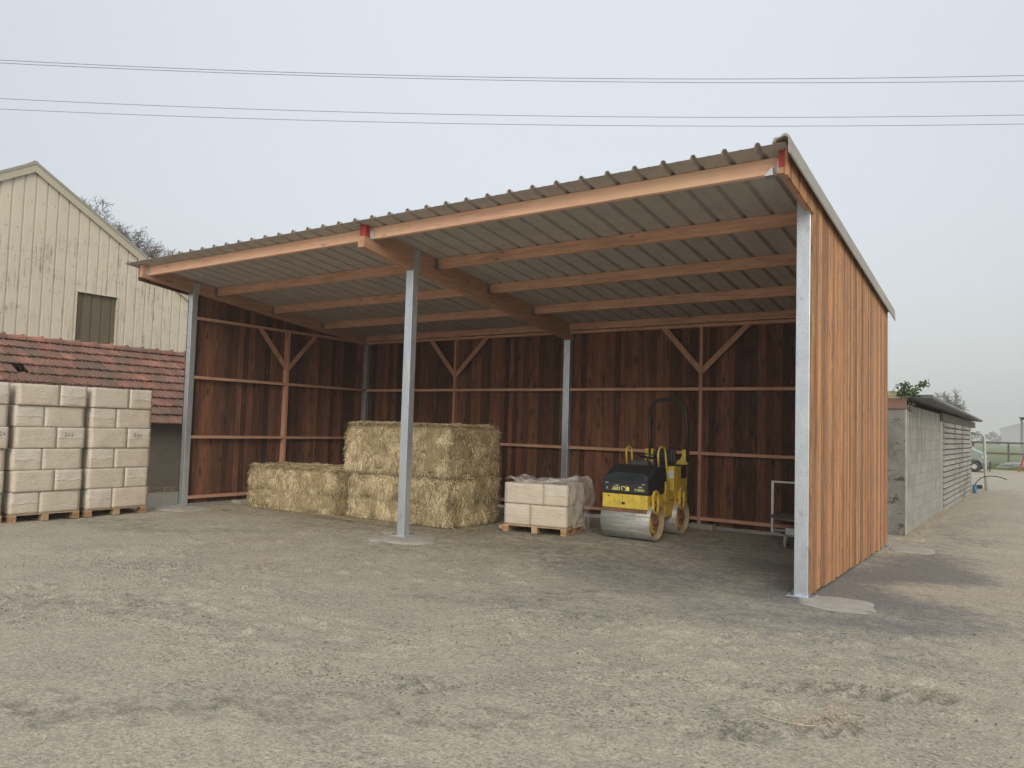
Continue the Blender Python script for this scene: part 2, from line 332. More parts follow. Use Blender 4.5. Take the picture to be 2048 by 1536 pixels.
# loose grit and clods
mb = MB()
for i in range(5200):
    r = random.random(); x = random.uniform(4, 14.5); y = random.uniform(-6.8, 1.2) if r < .93 else random.uniform(1, 20)
    if r >= .93: x = random.uniform(11.9, 13.6)
    s = random.choice((.004, .005, .006, .008, .011)) * random.uniform(.7, 1.2); mb.tone = random.random()
    zz = 0.004 + s * .2; M4 = Matrix.Translation((x, y, zz)) @ Matrix.Rotation(random.uniform(0, PI), 4, 'Z')
    vsx = [(s * c * random.uniform(.6, 1.3), s * q * random.uniform(.5, 1.), -s * .4) for c, q in ((1, 0), (0, 1), (-1, 0), (0, -1))] + [(0, 0, s * random.uniform(.4, .9))]
    mb.add(vsx, [(0, 1, 4), (1, 2, 4), (2, 3, 4), (3, 0, 4)], M4)
g = build('gravel', mb, mat('loose_grit', (.20, .185, .155), .95, tone=.5)); tagd(g, 'loose stones and crumbs of earth scattered over the yard', kind='stuff')
# loose straw and chips
mb = MB()
def litter(cx, cy, rx, ry, num, lmin=.03, lmax=.14, ang=None):
    for i in range(num):
        a = random.uniform(0, 2 * PI); r = abs(random.gauss(0, .55)); x = cx + rx * r * math.cos(a); y = cy + ry * r * math.sin(a)
        if y > 1.25 and x < 5.5 and x > .9: y = 1.2 - random.random() * .4
        L = random.uniform(lmin, lmax); th = random.uniform(0, PI); wd = random.uniform(.002, .0045); mb.tone = random.random()
        d = Vector((math.cos(th), math.sin(th), 0)); e = Vector((-d.y, d.x, 0)) * wd; c = Vector((x, y, .017)); bow = Vector((0, 0, random.uniform(0, .012)))
        mb.add([c - d * L / 2 - e, c - d * L / 2 + e, c + e + bow, c - e + bow, c + d * L / 2 + e, c + d * L / 2 - e], [(0, 3, 2, 1), (3, 5, 4, 2)])
litter(3.2, 1.05, 2.6, .35, 2600); litter(5.9, 1.6, .5, 1.1, 350); litter(1.0, .3, 1.0, .6, 260); litter(.6, -.3, 1.0, .5, 260, .02, .06); litter(6, -2.5, 5, 3, 150, .03, .16); litter(11, -3, 3, 2, 40, .03, .12)
g = build('loose_straw', mb, mat('loose_straw', (.46, .39, .24), .9, tone=.4), recalc=False); tagd(g, 'wisps of straw and wood chips on the ground round the bales and posts', kind='stuff')
mb = MB(); c = [(12.30 + .22 * math.cos(t) * 1.0 - .03, -3.60 + .12 * math.sin(t), .022) for t in np.linspace(PI * 1.15, PI * 2.02, 12)]
mb.tube(c, .0028, 5); g = build('straw_stalk', mb, mat('pale_stalk', (.55, .50, .36), .8)); tagd(g, 'single pale curved stalk lying alone on the gravel in front of the shed', 'straw stalk')

# concrete pads under the posts
def pad(cx, cy, rx, ry, zt, seed, ang, label):
    mb = MB(); nn = 40; rr = random.Random(seed); ph = [rr.uniform(0, 6) for _ in range(4)]; ring = []
    for j in range(nn):
        a = 2 * PI * j / nn; k = 1 + .07 * math.sin(2 * a + ph[0]) + .05 * math.sin(3 * a + ph[1]) + .012 * math.sin(9 * a + ph[2])
        e = 1 / (abs(math.cos(a)) ** 3 + abs(math.sin(a)) ** 3) ** (1 / 3)
        x, y = rx * k * e * math.cos(a), ry * k * e * math.sin(a); ring.append((x, y))
    c, s = math.cos(ang), math.sin(ang); P = lambda x, y, q, zz: (cx + (x * c - y * s) * q, cy + (x * s + y * c) * q, zz)
    o = len(mb.v); mb.smooth = True
    for q, zz in ((1.06, -.03), (1., zt * .55), (.88, zt), (.45, zt + .004)):
        mb.v += [P(x, y, q, zz) for x, y in ring]
    mb.v.append((cx, cy, zt + .006))
    for k in range(3):
        for j in range(nn): mb.face([o + k * nn + j, o + k * nn + (j + 1) % nn, o + (k + 1) * nn + (j + 1) % nn, o + (k + 1) * nn + j])
    for j in range(nn): mb.face([o + 3 * nn + j, o + 3 * nn + (j + 1) % nn, len(mb.v) - 1])
    p = build('concrete_pad', mb, M['concrete']); tagd(p, label, 'concrete pad', 'concrete pads cast round the shed posts')
pad(5.86, -.02, .44, .45, .035, 3, .3, 'pale concrete pad under the middle steel post')
pad(11.84, -.08, .38, .34, .014, 5, .1, 'pale concrete pad beside the foot of the right front steel post')
pad(.35, -.12, .50, .42, .022, 8, .2, 'pale concrete pad under the left front steel post')
pad(11.9, 4.75, .30, .42, .022, 9, .0, 'pale concrete pad at the rear corner of the orange plank wall')

# ------------------------------------------------------------------ the shed
PX = [0., 5.68, 11.377]; PW, PD = .144, .118; DB = 4.82
rz = lambda y: 4.343 - .118 * y
shed = thing('open_shed', 'open fronted timber shed with galvanised posts, brown plank walls and a mono-pitch sheet roof', 'shed', (5.76, 0, 0))
post_lab = {0: 'left front galvanised post', 1: 'middle front galvanised post', 2: 'right front galvanised post'}
def post(x, y, ztop, zplate, lab=None, base=True, zb=.03, side=True):
    mb = MB(); t = .009     # hollow H-section: two flanges and a web plus side plates
    mb.box(x, x + PW, y, y + PD, zb, ztop)
    p = build('post', mb, M['galv'], shed, bevel=.006)
    if lab: p['label'] = lab
    if base:
        b = MB(); b.box(x - .07, x + PW + .07, y - .05, y + PD + .06, zb - .012, zb + .003)
        bp = build('base_plate', b, M['galv'], p, bevel=.002)
        for dx in (-.045, PW + .045):
            for dy in (-.03, PD + .035):
                b = MB(); b.cyl((x + dx, y + dy, zb), (x + dx, y + dy, zb + .03), .011, 6); build('bolt', b, M['galvdark'], p)
    if side:
        b = MB(); b.box(x + PW - .010, x + PW + .004, y + .002, y + PD + .03, ztop - .02, zplate)
        fp = build('side_plate', b, M['galv'], p)
        for k in range(5):
            for dy in (.035, .095):
                b = MB(); zz = ztop + .04 + k * (zplate - ztop - .06) / 5
                if zz < zplate - .02: b.cyl((x + PW + .003, y + dy, zz), (x + PW + .014, y + dy, zz), .009, 6); build('bolt', b, M['galv_small'], fp)
    return p
post(0, 0, 4.10, 4.30, post_lab[0], zb=.02)
post(PX[1], 0, rz(.05) - .325, rz(.05) - .02, post_lab[1], zb=.045)
post(PX[2], 0, rz(.05) - .09, rz(.05) - .03, post_lab[2], zb=.015, side=False)
post(0.0, DB - .16, 3.60, 3.70, 'rear left corner steel post', base=True, zb=.01)
post(PX[1] + .005, DB - .16, rz(DB - .1) - .31, rz(DB - .1) - .01, 'rear middle steel post', base=True, zb=.01)
post(PX[2], DB - .16, 3.5, 3.7, 'rear right corner steel post', base=True, zb=.01)

def rafter(x0, x1, y0, y1, h, drop=0., m='beam_y', name='rafter', parent=shed):
    mb = MB()
    mb.prism([(x0, 0), (x1, 0), (x1, 1), (x0, 1)], lambda a, b: (a, y0, rz(y0) - .003 - drop - h * (1 - b)), lambda a, b: (a, y1, rz(y1) - .003 - drop - h * (1 - b)))
    return build(name, mb, M[m], parent, bevel=.004)
rafter(PX[1] + .025, PX[1] + PW - .004, -.99, DB - .09, .165)
rafter(PX[1] + .020, PX[1] + PW + .000, -1.03, DB - .09, .155, drop=.165)
rafter(.0, .115, -1.0, DB - .02, .225); rafter(PX[2] + .08, PX[2] + PW, -1.0, DB - .02, .225)
for (xa, xb, side) in ((PX[1] + .0235, PX[1] + PW - .001, 1), (PX[2] + .0785, PX[2] + PW + .0015, 0)):   # red painted beam ends
    mb = MB(); zz = rz(-1); mb.box(xa, xb, -1.004, -.925 if side else -.96, zz - .165, zz + .0); build('painted_end', mb, M['red'], shed)
PY = [-.88, .52, 1.89, 3.28]
def hanger(x, y, side, ztop, m='galv_small'):
    mb = MB(); s = side
    mb.box(min(x, x + s * .004), max(x, x + s * .004), y - .045, y + .115, ztop - .165, ztop - .02)
    mb.box(min(x, x + s * .045), max(x, x + s * .045), y - .006, y - .003, ztop - .155, ztop - .03)
    mb.box(min(x, x + s * .05), max(x, x + s * .05), y - .003, y + .08, ztop - .166, ztop - .161)
    for k in range(4):
        mb.cyl((x + s * .02, y - .012, ztop - .14 + k * .03), (x + s * .02, y - .003, ztop - .14 + k * .03), .006, 6)
    build('joist_hanger', mb, M[m], shed)
for (xa, xb) in ((.115, PX[1] + .02), (PX[1] + PW + .002, PX[2] + .08)):
    for i, y in enumerate(PY):
        mb = MB(); zt = rz(y) - .004; h = .155 if i else .162
        mb.hexa([(xa, y, zt - h), (xb, y, zt - h), (xb, y + .075, zt - h), (xa, y + .075, zt - h)], [(xa, y, zt), (xb, y, zt), (xb, y + .075, rz(y + .075) - .004), (xa, y + .075, rz(y + .075) - .004)])
        build('purlin', mb, M['beam_x' if i else 'beam_front_lit'], shed, bevel=.004)
        hanger(xa, y, 1, zt, 'galv_small' if i == 0 else 'galvdark'); hanger(xb, y, -1, zt, 'galv_small' if i == 0 else 'galvdark')  # inner hangers take darker steel, their shade put into the colour
    y = DB - .2; bx('wall_plate', (xa, xb, y, y + .075, 3.66, rz(y) - .006), M['beam_x'], shed, bevel=.004)
# bracket tip under the right end of the front purlin
mb = MB(); zt = rz(-.9) - .165; mb.add([(PX[2] + .03, -1.005, zt - .055), (PX[2] - .06, -1.0, zt - .055), (PX[2] + .02, -1.0, zt + .03), (PX[2] + .03, -.9, zt - .055), (PX[2] - .06, -.9, zt - .055), (PX[2] + .02, -.9, zt + .03)], [(0, 1, 2), (3, 5, 4), (0, 3, 4, 1), (1, 4, 5, 2), (2, 5, 3, 0)])
build('bracket', mb, M['galv_small'], shed)

# girts (thin horizontal battens), studs, braces
ZG = [.2, 1.354, 2.505, 3.653]; gh = .055
YI = 4.70
def girt(x0, x1, y0, y1, z): bx('girt', (x0, x1, y0, y1, z - gh, z), M['beam_x'] if (x1 - x0) > (y1 - y0) else M['beam_y'], shed, bevel=.003)
for z in ZG:
    girt(.030, .142, PD + .001, YI - .001, z)
    for xa, xb in ((.145, PX[1] + .004), (PX[1] + PW + .006, PX[2] - .001)): girt(xa, xb, YI, DB - .003, z)
SH = (3.653 - gh)
def beam_between(name, a, b, wd, dp, axis, m):   # flat brace between a and b, depth along axis
    a, b = Vector(a), Vector(b); d = (b - a).normalized(); n_ = Vector(axis); s = d.cross(n_).normalized() * wd / 2; q = n_ * dp
    mb = MB(); mb.hexa([a - s, a + s, b + s, b - s], [a - s + q, a + s + q, b + s + q, b - s + q]); return build(name, mb, m, shed, bevel=.003)
# left wall stud with two braces
z0 = .0
for k in range(4):
    zb_ = .02 if k == 0 else ZG[k - 1] + .001; zt_ = ZG[k] - gh - .001
    if k: pass
mb = MB(); mb.box(.031, .147, 2.30, 2.365, .05, SH - .001); build('stud', mb, M['stud'], shed, bevel=.003)
beam_between('brace', (.128, 2.335, 2.80), (.128, 1.60, SH + .01), .095, .03, (-1, 0, 0), M['stud'])
beam_between('brace', (.128, 2.34, 2.80), (.128, 3.08, SH + .01), .095, .03, (-1, 0, 0), M['stud'])
for sx in (2.83, 8.505):
    bx('stud', (sx, sx + .06, YI - .006, DB - .004, .05, SH - .001), M['stud'], shed, bevel=.003)
    beam_between('brace', (sx + .03, YI + .012, 2.79), (sx - .70, YI + .012, SH + .02), .10, .03, (0, 1, 0), M['stud'])
    beam_between('brace', (sx + .03, YI + .012, 2.79), (sx + .88, YI + .012, SH + .02), .10, .03, (0, 1, 0), M['stud'])
bx('packer', (2.66, 2.96, YI + .004, YI + .04, ZG[3] + .001, ZG[3] + .035), M['beam_x'], shed)
for d in ((8.38, 8.80, 4.66, 4.93, -.02, .085), (2.7, 3.0, 4.66, 4.93, -.02, .085), (.02, .34, 1.15, 1.5, -.02, .06), (.0, .3, 2.2, 2.5, -.02, .08)):
    bx('footing_block', d, M['concrete'], shed, bevel=.01)

# plank walls
def plank_x(mb, x, ya, yb, za, zb, zta, ztb, out, th):  # plank in a wall of constant x, facing out (+1/-1)
    c = .0025; x1 = x + out * th
    prof = [(ya, x), (yb, x), (yb, x1 - out * c), (yb - c, x1), (ya + c, x1), (ya, x1 - out * c)]
    f0 = lambda y, xx: (xx, y, za)
    f1 = lambda y, xx: (xx, y, zta + (ztb - zta) * (y - ya) / (yb - ya))
    mb.prism(prof, f0, f1)
def plank_y(mb, y, xa, xb, za, zt, out, th):
    c = .004; y1 = y + out * th
    prof = [(xa, y), (xb, y), (xb, y1 - out * c), (xb - c, y1), (xa + c, y1), (xa, y1 - out * c)]
    mb.prism(prof, lambda x, yy: (x, yy, za), lambda x, yy: (x, yy, zt))
mb = MB(); y = .03; XR = PX[2] + PW
R1 = random.Random(4)
while y < DB + .03:
    wd = R1.choice((.07, .09, .09, .11, .13)); yb = min(y + wd, DB + .06); mb.tone = R1.random()
    plank_x(mb, XR + .001 + R1.uniform(0, .0012), y, yb, .045 + R1.uniform(-.015, .012), 0, rz(y) - .006, rz(yb) - .006, 1, .024); y = yb
# planks under the front overhang, cut along the rafter
y = -1.02
while y < .03:
    wd = R1.choice((.07, .09, .11)); yb = min(y + wd, .03); mb.tone = R1.random()
    c0, c1 = rz(y), rz(yb); x = XR + .001; th = .024
    mb.hexa([(x, y, c0 - .255), (x + th, y, c0 - .255), (x + th, yb, c1 - .255), (x, yb, c1 - .255)], [(x, y, c0 - .006), (x + th, y, c0 - .006), (x + th, yb, c1 - .006), (x, yb, c1 - .006)]); y = yb
build('side_wall', mb, M['clad_out'], shed)['label'] = 'orange brown vertical plank wall facing the lane'
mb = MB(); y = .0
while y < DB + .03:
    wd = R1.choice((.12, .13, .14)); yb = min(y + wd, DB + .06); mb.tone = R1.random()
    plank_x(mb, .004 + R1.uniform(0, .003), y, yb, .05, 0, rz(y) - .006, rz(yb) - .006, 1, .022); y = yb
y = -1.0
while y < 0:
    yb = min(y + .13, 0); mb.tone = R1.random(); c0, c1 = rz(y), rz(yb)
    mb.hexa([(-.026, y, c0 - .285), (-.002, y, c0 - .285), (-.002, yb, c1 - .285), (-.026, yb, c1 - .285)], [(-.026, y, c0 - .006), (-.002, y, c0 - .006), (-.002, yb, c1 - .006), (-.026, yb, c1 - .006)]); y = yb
build('side_wall', mb, M['clad_in'], shed)['label'] = 'vertical plank wall on the left, brown darkened as in shade'
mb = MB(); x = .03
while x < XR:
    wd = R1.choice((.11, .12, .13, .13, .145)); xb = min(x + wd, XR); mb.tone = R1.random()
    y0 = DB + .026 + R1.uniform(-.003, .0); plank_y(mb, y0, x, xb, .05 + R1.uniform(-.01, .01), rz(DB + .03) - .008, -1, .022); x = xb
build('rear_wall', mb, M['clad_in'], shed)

# roof sheet with trapezoid ribs
prof = [(-.25, 0)]
for k in range(-1, 36):
    xk = .193 + .3265 * k
    if xk > 11.5: break
    prof += [(xk - .036, 0), (xk - .016, .042), (xk + .016, .042), (xk + .036, 0)]
    if xk + .16 < 11.5: prof += [(xk + .145, 0), (xk + .153, .0025), (xk + .173, .0025), (xk + .181, 0)]
prof += [(11.56, 0)]
prof = [p for p in prof if p[0] >= -.25]
mb = MB(); y0, y1 = -1.15, 5.13; K = len(prof); th = .0018; rows = [y0, .9, 3., y1]
for t in (0, 1):
    o = len(mb.v); mb.mat = 0 if t == 0 else 1
    for yy in rows: mb.v += [(x, yy, rz(yy) + zz - t * th + .001) for x, zz in prof]
    for r in range(3):
        for i in range(K - 1):
            q = [o + r * K + i, o + r * K + i + 1, o + (r + 1) * K + i + 1, o + (r + 1) * K + i]; mb.face(q if t == 0 else q[::-1])
n0 = 0; n1 = K * 4; mb.mat = 0
for i in range(K - 1): mb.face([n0 + i, n1 + i, n1 + i + 1, n0 + i + 1]); mb.face([n0 + 3 * K + i, n0 + 3 * K + i + 1, n1 + 3 * K + i + 1, n1 + 3 * K + i])
build('roof_sheet', mb, [M['sheet'], M['felt']], shed, recalc=False)
mb = MB()
pf = [(11.44, .006), (11.46, .05), (11.515, .052), (11.545, .075), (11.575, .075), (11.60, .05), (11.603, .0), (11.612, -.115), (11.600, -.125), (11.592, -.1), (11.59, .03), (11.56, .055), (11.53, .045), (11.48, .03), (11.46, .004)]
mb.prism(pf, lambda a, b: (a, -1.17, rz(-1.17) + b), lambda a, b: (a, 5.22, rz(5.22) + b)); build('edge_flashing', mb, M['sheet'], shed)
# screws visible along the rear of the roof underside
for k in range(18, 34):
    pass

# ------------------------------------------------------------------ hay bales
Mhay = mat('hay_core', (.33, .265, .15), .95, var=.35, ns=14, stretch=(1, 1, .6), fine=(60, (2, 2, .5), .4), bump=.9, bs=40, bstretch=(1.5, 1.5, .5))
def strand_extra(n, co, out, b):
    a = n.new('ShaderNodeAttribute', _attribute_name='tone').outputs['Fac']
    cr = n.new('ShaderNodeValToRGB', Fac=a); e = cr.color_ramp.elements
    e[0].position = 0; e[0].color = (.20, .155, .085, 1); e[1].position = 1; e[1].color = (.82, .715, .50, 1)
    m1 = e.new(.4); m1.color = (.49, .40, .235, 1); m2 = e.new(.75); m2.color = (.68, .565, .36, 1)
    return cr.outputs[0]
Mstrand = mat('hay_strand', (.4, .3, .15), .75, extra=strand_extra, spec=.3)
def bale(loc, L, D, H, rzv, label, seed, dens=7000, groove=True):
    r = np.random.default_rng(seed)
    t = thing('hay_bale', label, 'hay bale', loc, rzv, 'big square hay bales under the shed roof')
    bm = bmesh.new(); bmesh.ops.create_cube(bm, size=1)
    bmesh.ops.subdivide_edges(bm, edges=bm.edges[:], cuts=14, use_grid_fill=True)
    for v in bm.verts:
        p = v.co.copy(); q = Vector((p.x * L, p.y * D, (p.z + .5) * H))
        e = [max(0, abs(c) - .44) / .06 for c in p]; rd = min(1., (e[0] ** 2 + e[1] ** 2 + e[2] ** 2) ** .5)
        nn = mnoise.noise_vector(Vector((q.x * 2.6 + seed, q.y * 2.6, q.z * 2.6))) * .022 + mnoise.noise_vector(q * 9) * .012
        q = q + nn; k = sum(1 for x in e if x > .2)
        if k >= 2: q.x -= math.copysign(.055, p.x) * (e[0] > .2); q.y -= math.copysign(.06, p.y) * (e[1] > .2); q.z -= math.copysign(.045, p.z) * (e[2] > .2) * (p.z > 0 or not groove)
        if groove and abs(q.z - H * .47) < .05 and (abs(p.x) > .46 or abs(p.y) > .46): q.y -= math.copysign(.03, p.y) * (abs(p.y) > .46); q.x -= math.copysign(.03, p.x) * (abs(p.x) > .46)
        v.co = q
    for f in bm.faces: f.smooth = True
    me = bpy.data.meshes.new('core'); bm.to_mesh(me); bm.free(); me.materials.append(Mhay)
    o = bpy.data.objects.new('core', me); COL.objects.link(o); o.parent = t
    # strands: (origin, normal, tangent-down)
    faces = [((0, -D / 2, H / 2), (0, -1, 0), L, H, 1.), ((L / 2, 0, H / 2), (1, 0, 0), D, H, 1.), ((0, 0, H), (0, 0, 1), L, D, .55), ((-L / 2, 0, H / 2), (-1, 0, 0), D, H, .4)]
    V = []; F = []; T = []; o_ = 0
    for (c, nrm, a, b, kd) in faces:
        nn = int(a * b * dens * kd); c = np.array(c); nrm = np.array(nrm, float)
        if nrm[2] == 0: u = np.array([-nrm[1], nrm[0], 0.]); w_ = np.array([0, 0, 1.])
        else: u = np.array([1., 0, 0]); w_ = np.array([0, 1., 0])
        su = r.uniform(-.5, .5, nn) * a; sw = r.uniform(-.5, .5, nn) * b
        ge = np.clip((np.abs(np.abs(su) - a / 2) < .05).astype(float), 0, 1)
        P = c + su[:, None] * u + sw[:, None] * w_
        # same lumpy surface, roughly
        lump = (vnoise(su + seed * 3, sw, 6, 50 + seed) - .5) * .05 + (vnoise(su, sw + seed, 14, 60 + seed) - .5) * .03
        if groove and nrm[2] == 0: lump = lump - .03 * np.exp(-((sw + .03 * H + (vnoise(su, su * 0, 3, 70) - .5) * .05) / .035) ** 2)
        if nrm[2] == 0: lump = lump - .075 * np.exp(-((b / 2 - np.abs(sw)) / .04) ** 2) - .05 * np.exp(-((a / 2 - np.abs(su)) / .04) ** 2)
        else: lump = lump - .05 * np.exp(-((b / 2 - np.abs(sw)) / .04) ** 2) - .04 * np.exp(-((a / 2 - np.abs(su)) / .04) ** 2)
        P = P + (lump[:, None]) * nrm
        if nrm[2] == 0: ang = r.normal(-PI / 2, .75, nn) if nrm[0] <= 0 else r.normal(-PI / 2 + .25, 1.0, nn)
        else: ang = r.uniform(0, 2 * PI, nn)
        Ls = r.uniform(.04, .125, nn); lift = r.uniform(-.02, .020, nn) + ge * r.uniform(-.01, .035, nn) + .003
        d = np.cos(ang)[:, None] * u + np.sin(ang)[:, None] * w_
        d = d + nrm * (lift / Ls)[:, None]; d /= np.linalg.norm(d, axis=1)[:, None]
        droop = np.array([0, 0, -1.]) * (r.uniform(0, .035, nn))[:, None]
        wdt = r.uniform(.0018, .0048, nn)
        side = np.cross(d, nrm) + r.normal(0, .4, (nn, 3)); side /= np.linalg.norm(side, axis=1)[:, None]; side *= wdt[:, None]
        p0 = P; p1 = P + d * (Ls * .5)[:, None] + nrm * .006; p2 = P + d * Ls[:, None] + droop
        vv = np.stack([p0 - side, p0 + side, p1 + side, p1 - side, p2 + side * .5, p2 - side * .5], 1).reshape(-1, 3)
        vv[:, 2] = np.maximum(vv[:, 2], .008 if loc[2] < .1 else -.05)
        idx = o_ + np.arange(nn)[:, None] * 6
        ff = np.concatenate([idx + np.array([0, 1, 2, 3]), idx + np.array([3, 2, 4, 5])], 0)
        big = vnoise(su, sw + 9, 4, 90 + seed); tone = np.clip(r.normal(.50 if nrm[0] <= 0 else .34, .32, nn) + (big - .5) * .7 + lump * 7, 0, 1)  # right end toned darker: darker stalk ends plus shade put into the tone
        V.append(vv); F.append(ff); T.append(np.concatenate([tone, tone])); o_ += nn * 6
    V = np.concatenate(V); F = np.concatenate(F); T = np.concatenate(T)
    me = bpy.data.meshes.new('straw'); me.from_pydata(V.tolist(), [], F.tolist()); me.materials.append(Mstrand)
    a = me.attributes.new('tone', 'FLOAT', 'FACE'); a.data.foreach_set('value', T.astype(np.float32))
    o = bpy.data.objects.new('straw', me); COL.objects.link(o); o.parent = t; o['kind'] = 'stuff'
    return t
bale((1.98, 1.60, .0), 2.30, 1.15, .83, .10, 'low hay bale lying alone at the left end of the row on the ground', 1)
bale((4.38, 2.01, .0), 2.42, 1.38, .84, .0, 'lower hay bale of the two stacked behind the middle steel post', 2)
bale((4.35, 2.01, .845), 2.46, 1.38, .85, .012, 'upper hay bale lying on top of the other behind the middle steel post', 3, groove=False)

# ------------------------------------------------------------------ pallets and wrapped packs
def film_extra(n, co, out, b):
    a = n.new('ShaderNodeAttribute', _attribute_name='tone').outputs['Fac']
    out = n.mix(n.ramp(a, .3, 1.), out, (.67, .625, .55))
    st = n.noise(n.map(co, (1.2, 1.2, 14), (2, 1, 0)), 5, 5, .7)
    out = n.mix(n.ramp(st, .54, .70, 0, .6), out, (.72, .675, .61))
    out = n.mix(n.ramp(st, .44, .30, 0, .35), out, (.45, .38, .29))
    wr = n.noise(n.map(co, (3, 3, 9)), 4, 6, .6, 1.2)
    bn = n.new('ShaderNodeBump', Strength=.6, Distance=.03, Height=wr); n.l.new(bn.outputs[0], b.inputs['Normal'])
    return out
Mpack = mat('wrapped_pack', (.62, .555, .455), .36, var=.1, ns=5, extra=film_extra, spec=.5)
Mpal = mat('pallet_wood', (.42, .31, .19), .85, var=.25, ns=6, fine=(30, (1, 1, 1), .2), tone=.25)
Mpalo = mat('pallet_block_wood', (.38, .20, .10), .85, var=.3, ns=9, fine=(60, (1, 1, 1), .2))
Mfe = mat('film_edge', (.74, .70, .63), .35)
def puff_box(x0, x1, y0, y1, z0, z1, seed, tones=None, amp=.012, cuts=7, rnd=.03, flush=False):
    bm = bmesh.new(); bmesh.ops.create_cube(bm, size=1); bmesh.ops.subdivide_edges(bm, edges=bm.edges[:], cuts=cuts, use_grid_fill=True)
    c = Vector(((x0 + x1) / 2, (y0 + y1) / 2, (z0 + z1) / 2)); s = Vector((x1 - x0, y1 - y0, z1 - z0))
    for v in bm.verts:
        p = v.co; q = Vector((p.x * s.x, p.y * s.y, p.z * s.z)); ed = 0
        for i in range(3):
            d = s[i] / 2 - abs(q[i])
            if d < 1e-4: ed += 1
        bulge = (1 - (2 * p.x) ** 4) * (1 - (2 * p.z) ** 4) + (1 - (2 * p.y) ** 4) * (1 - (2 * p.z) ** 4)
        nv = mnoise.noise_vector((q + c) * 5 + Vector((seed, 0, 0))) * amp + mnoise.noise_vector((q + c) * 14) * amp * .5
        if flush:
            on = [s[i] / 2 - abs(q[i]) < 1e-4 for i in range(3)]
            nv = Vector([nv[i] if (on[i] and sum(on) == 1) else 0 for i in range(3)])
        if ed >= 2:
            for i in range(3):
                if s[i] / 2 - abs(q[i]) < 1e-4: q[i] -= math.copysign(rnd * .35, q[i])
        q = q + nv + Vector((math.copysign(.004 * bulge, p.x) if abs(p.x) > .49 else 0, math.copysign(.004 * bulge, p.y) if abs(p.y) > .49 else 0, 0))
        v.co = q + c
    for f in bm.faces: f.smooth = True
    return bm
def pack(parent, x0, x1, y0, y1, z0, z1, seed, half=False, mt=None):
    bm = puff_box(x0, x1, y0, y1, z0, z1, seed, rnd=.008, amp=.010, flush=True, cuts=9); me = bpy.data.meshes.new('pack'); bm.to_mesh(me); bm.free(); me.materials.append(mt or Mpack)
    rr = random.Random(seed); base = rr.uniform(.25, .55); zc = (z0 + z1) / 2 + .0
    a = me.attributes.new('tone', 'FLOAT', 'FACE'); a.data.foreach_set('value', [min(1, base + (.5 if (half and p.center.z > zc) else 0)) for p in me.polygons])
    o = bpy.data.objects.new('pack', me); COL.objects.link(o); o.parent = parent
    if half:      # wavy edge of the stretch film across the narrow pack
        mb = MB(); rw = random.Random(seed + 5)
        if parent.location.x < 2: pts = [(x1 + .010, y0 + .01 + (y1 - y0 - .02) * t, zc + .008 * math.sin(t * 9 + seed) + rw.uniform(-.004, .004)) for t in np.linspace(0, 1, 14)]
        else: pts = [(x0 + .01 + (x1 - x0 - .02) * t, y0 - .010, zc + .008 * math.sin(t * 9 + seed) + rw.uniform(-.004, .004)) for t in np.linspace(0, 1, 14)]
        mb.tube(pts, .0038, 5); e = build('film_edge', mb, Mfe, parent, world=False)
    return o
def make_pallet(loc, wx, wy, label, group='wooden pallets under the packs', rz_=0.):
    t = thing('wooden_pallet', label, 'pallet', loc, rz_, group)
    for i in range(5):
        mb = MB(); xx = -wx / 2 + i * (wx - .11) / 4; mb.box(xx, xx + .11, -wy / 2, wy / 2, .100, .120); mb.tone = .3 + .1 * i; build('deck_board', mb, Mpal, t, world=False, bevel=.003)
    for k in (-1, 0, 1):
        y = k * (wy / 2 - .05)
        mb = MB(); mb.box(-wx / 2, wx / 2, y - .05, y + .05, .080, .0995); build('stringer_board', mb, Mpal, t, world=False, bevel=.002)
        mb = MB(); mb.box(-wx / 2, wx / 2, y - .05, y + .05, .0, .018); build('bottom_board', mb, Mpal, t, world=False, bevel=.002)
        for x in (-wx / 2 + .065, 0, wx / 2 - .065):
            mb = MB(); mb.box(x - .065, x + .065, y - .049, y + .049, .0185, .0795); build('block', mb, Mpalo if k != 0 else Mpal, t, world=False, bevel=.003)
    return t
def scribble(parent, chars, y0, x, zb, s):
    G = {'2': [(0, .8), (.3, 1), (.6, .8), (.4, .4), (.0, 0), (.35, .1), (.7, .0)], '6': [(.5, 1), (.2, .6), (.1, .2), (.3, 0), (.5, .2), (.35, .45), (.12, .3)],
         '3': [(.1, .95), (.55, .95), (.3, .6), (.55, .35), (.3, -.1), (.0, .05)], ' ': [], '9': [(.5, .8), (.25, 1), (.1, .7), (.4, .6), (.5, .8), (.45, .1)]}
    mb = MB()
    for i, ch in enumerate(chars):
        if ch == ' ': continue
        pts = G[ch]; hp = .75 if ch != '2' else 1
        mb.tube([(x, y0 + (i * .85 + px * .8) * s, zb + pz * s * hp) for px, pz in pts], .0032, 5)
    return build('handwritten_number', mb, M['ink'], parent)
XF = .52; PITCH = 1.145
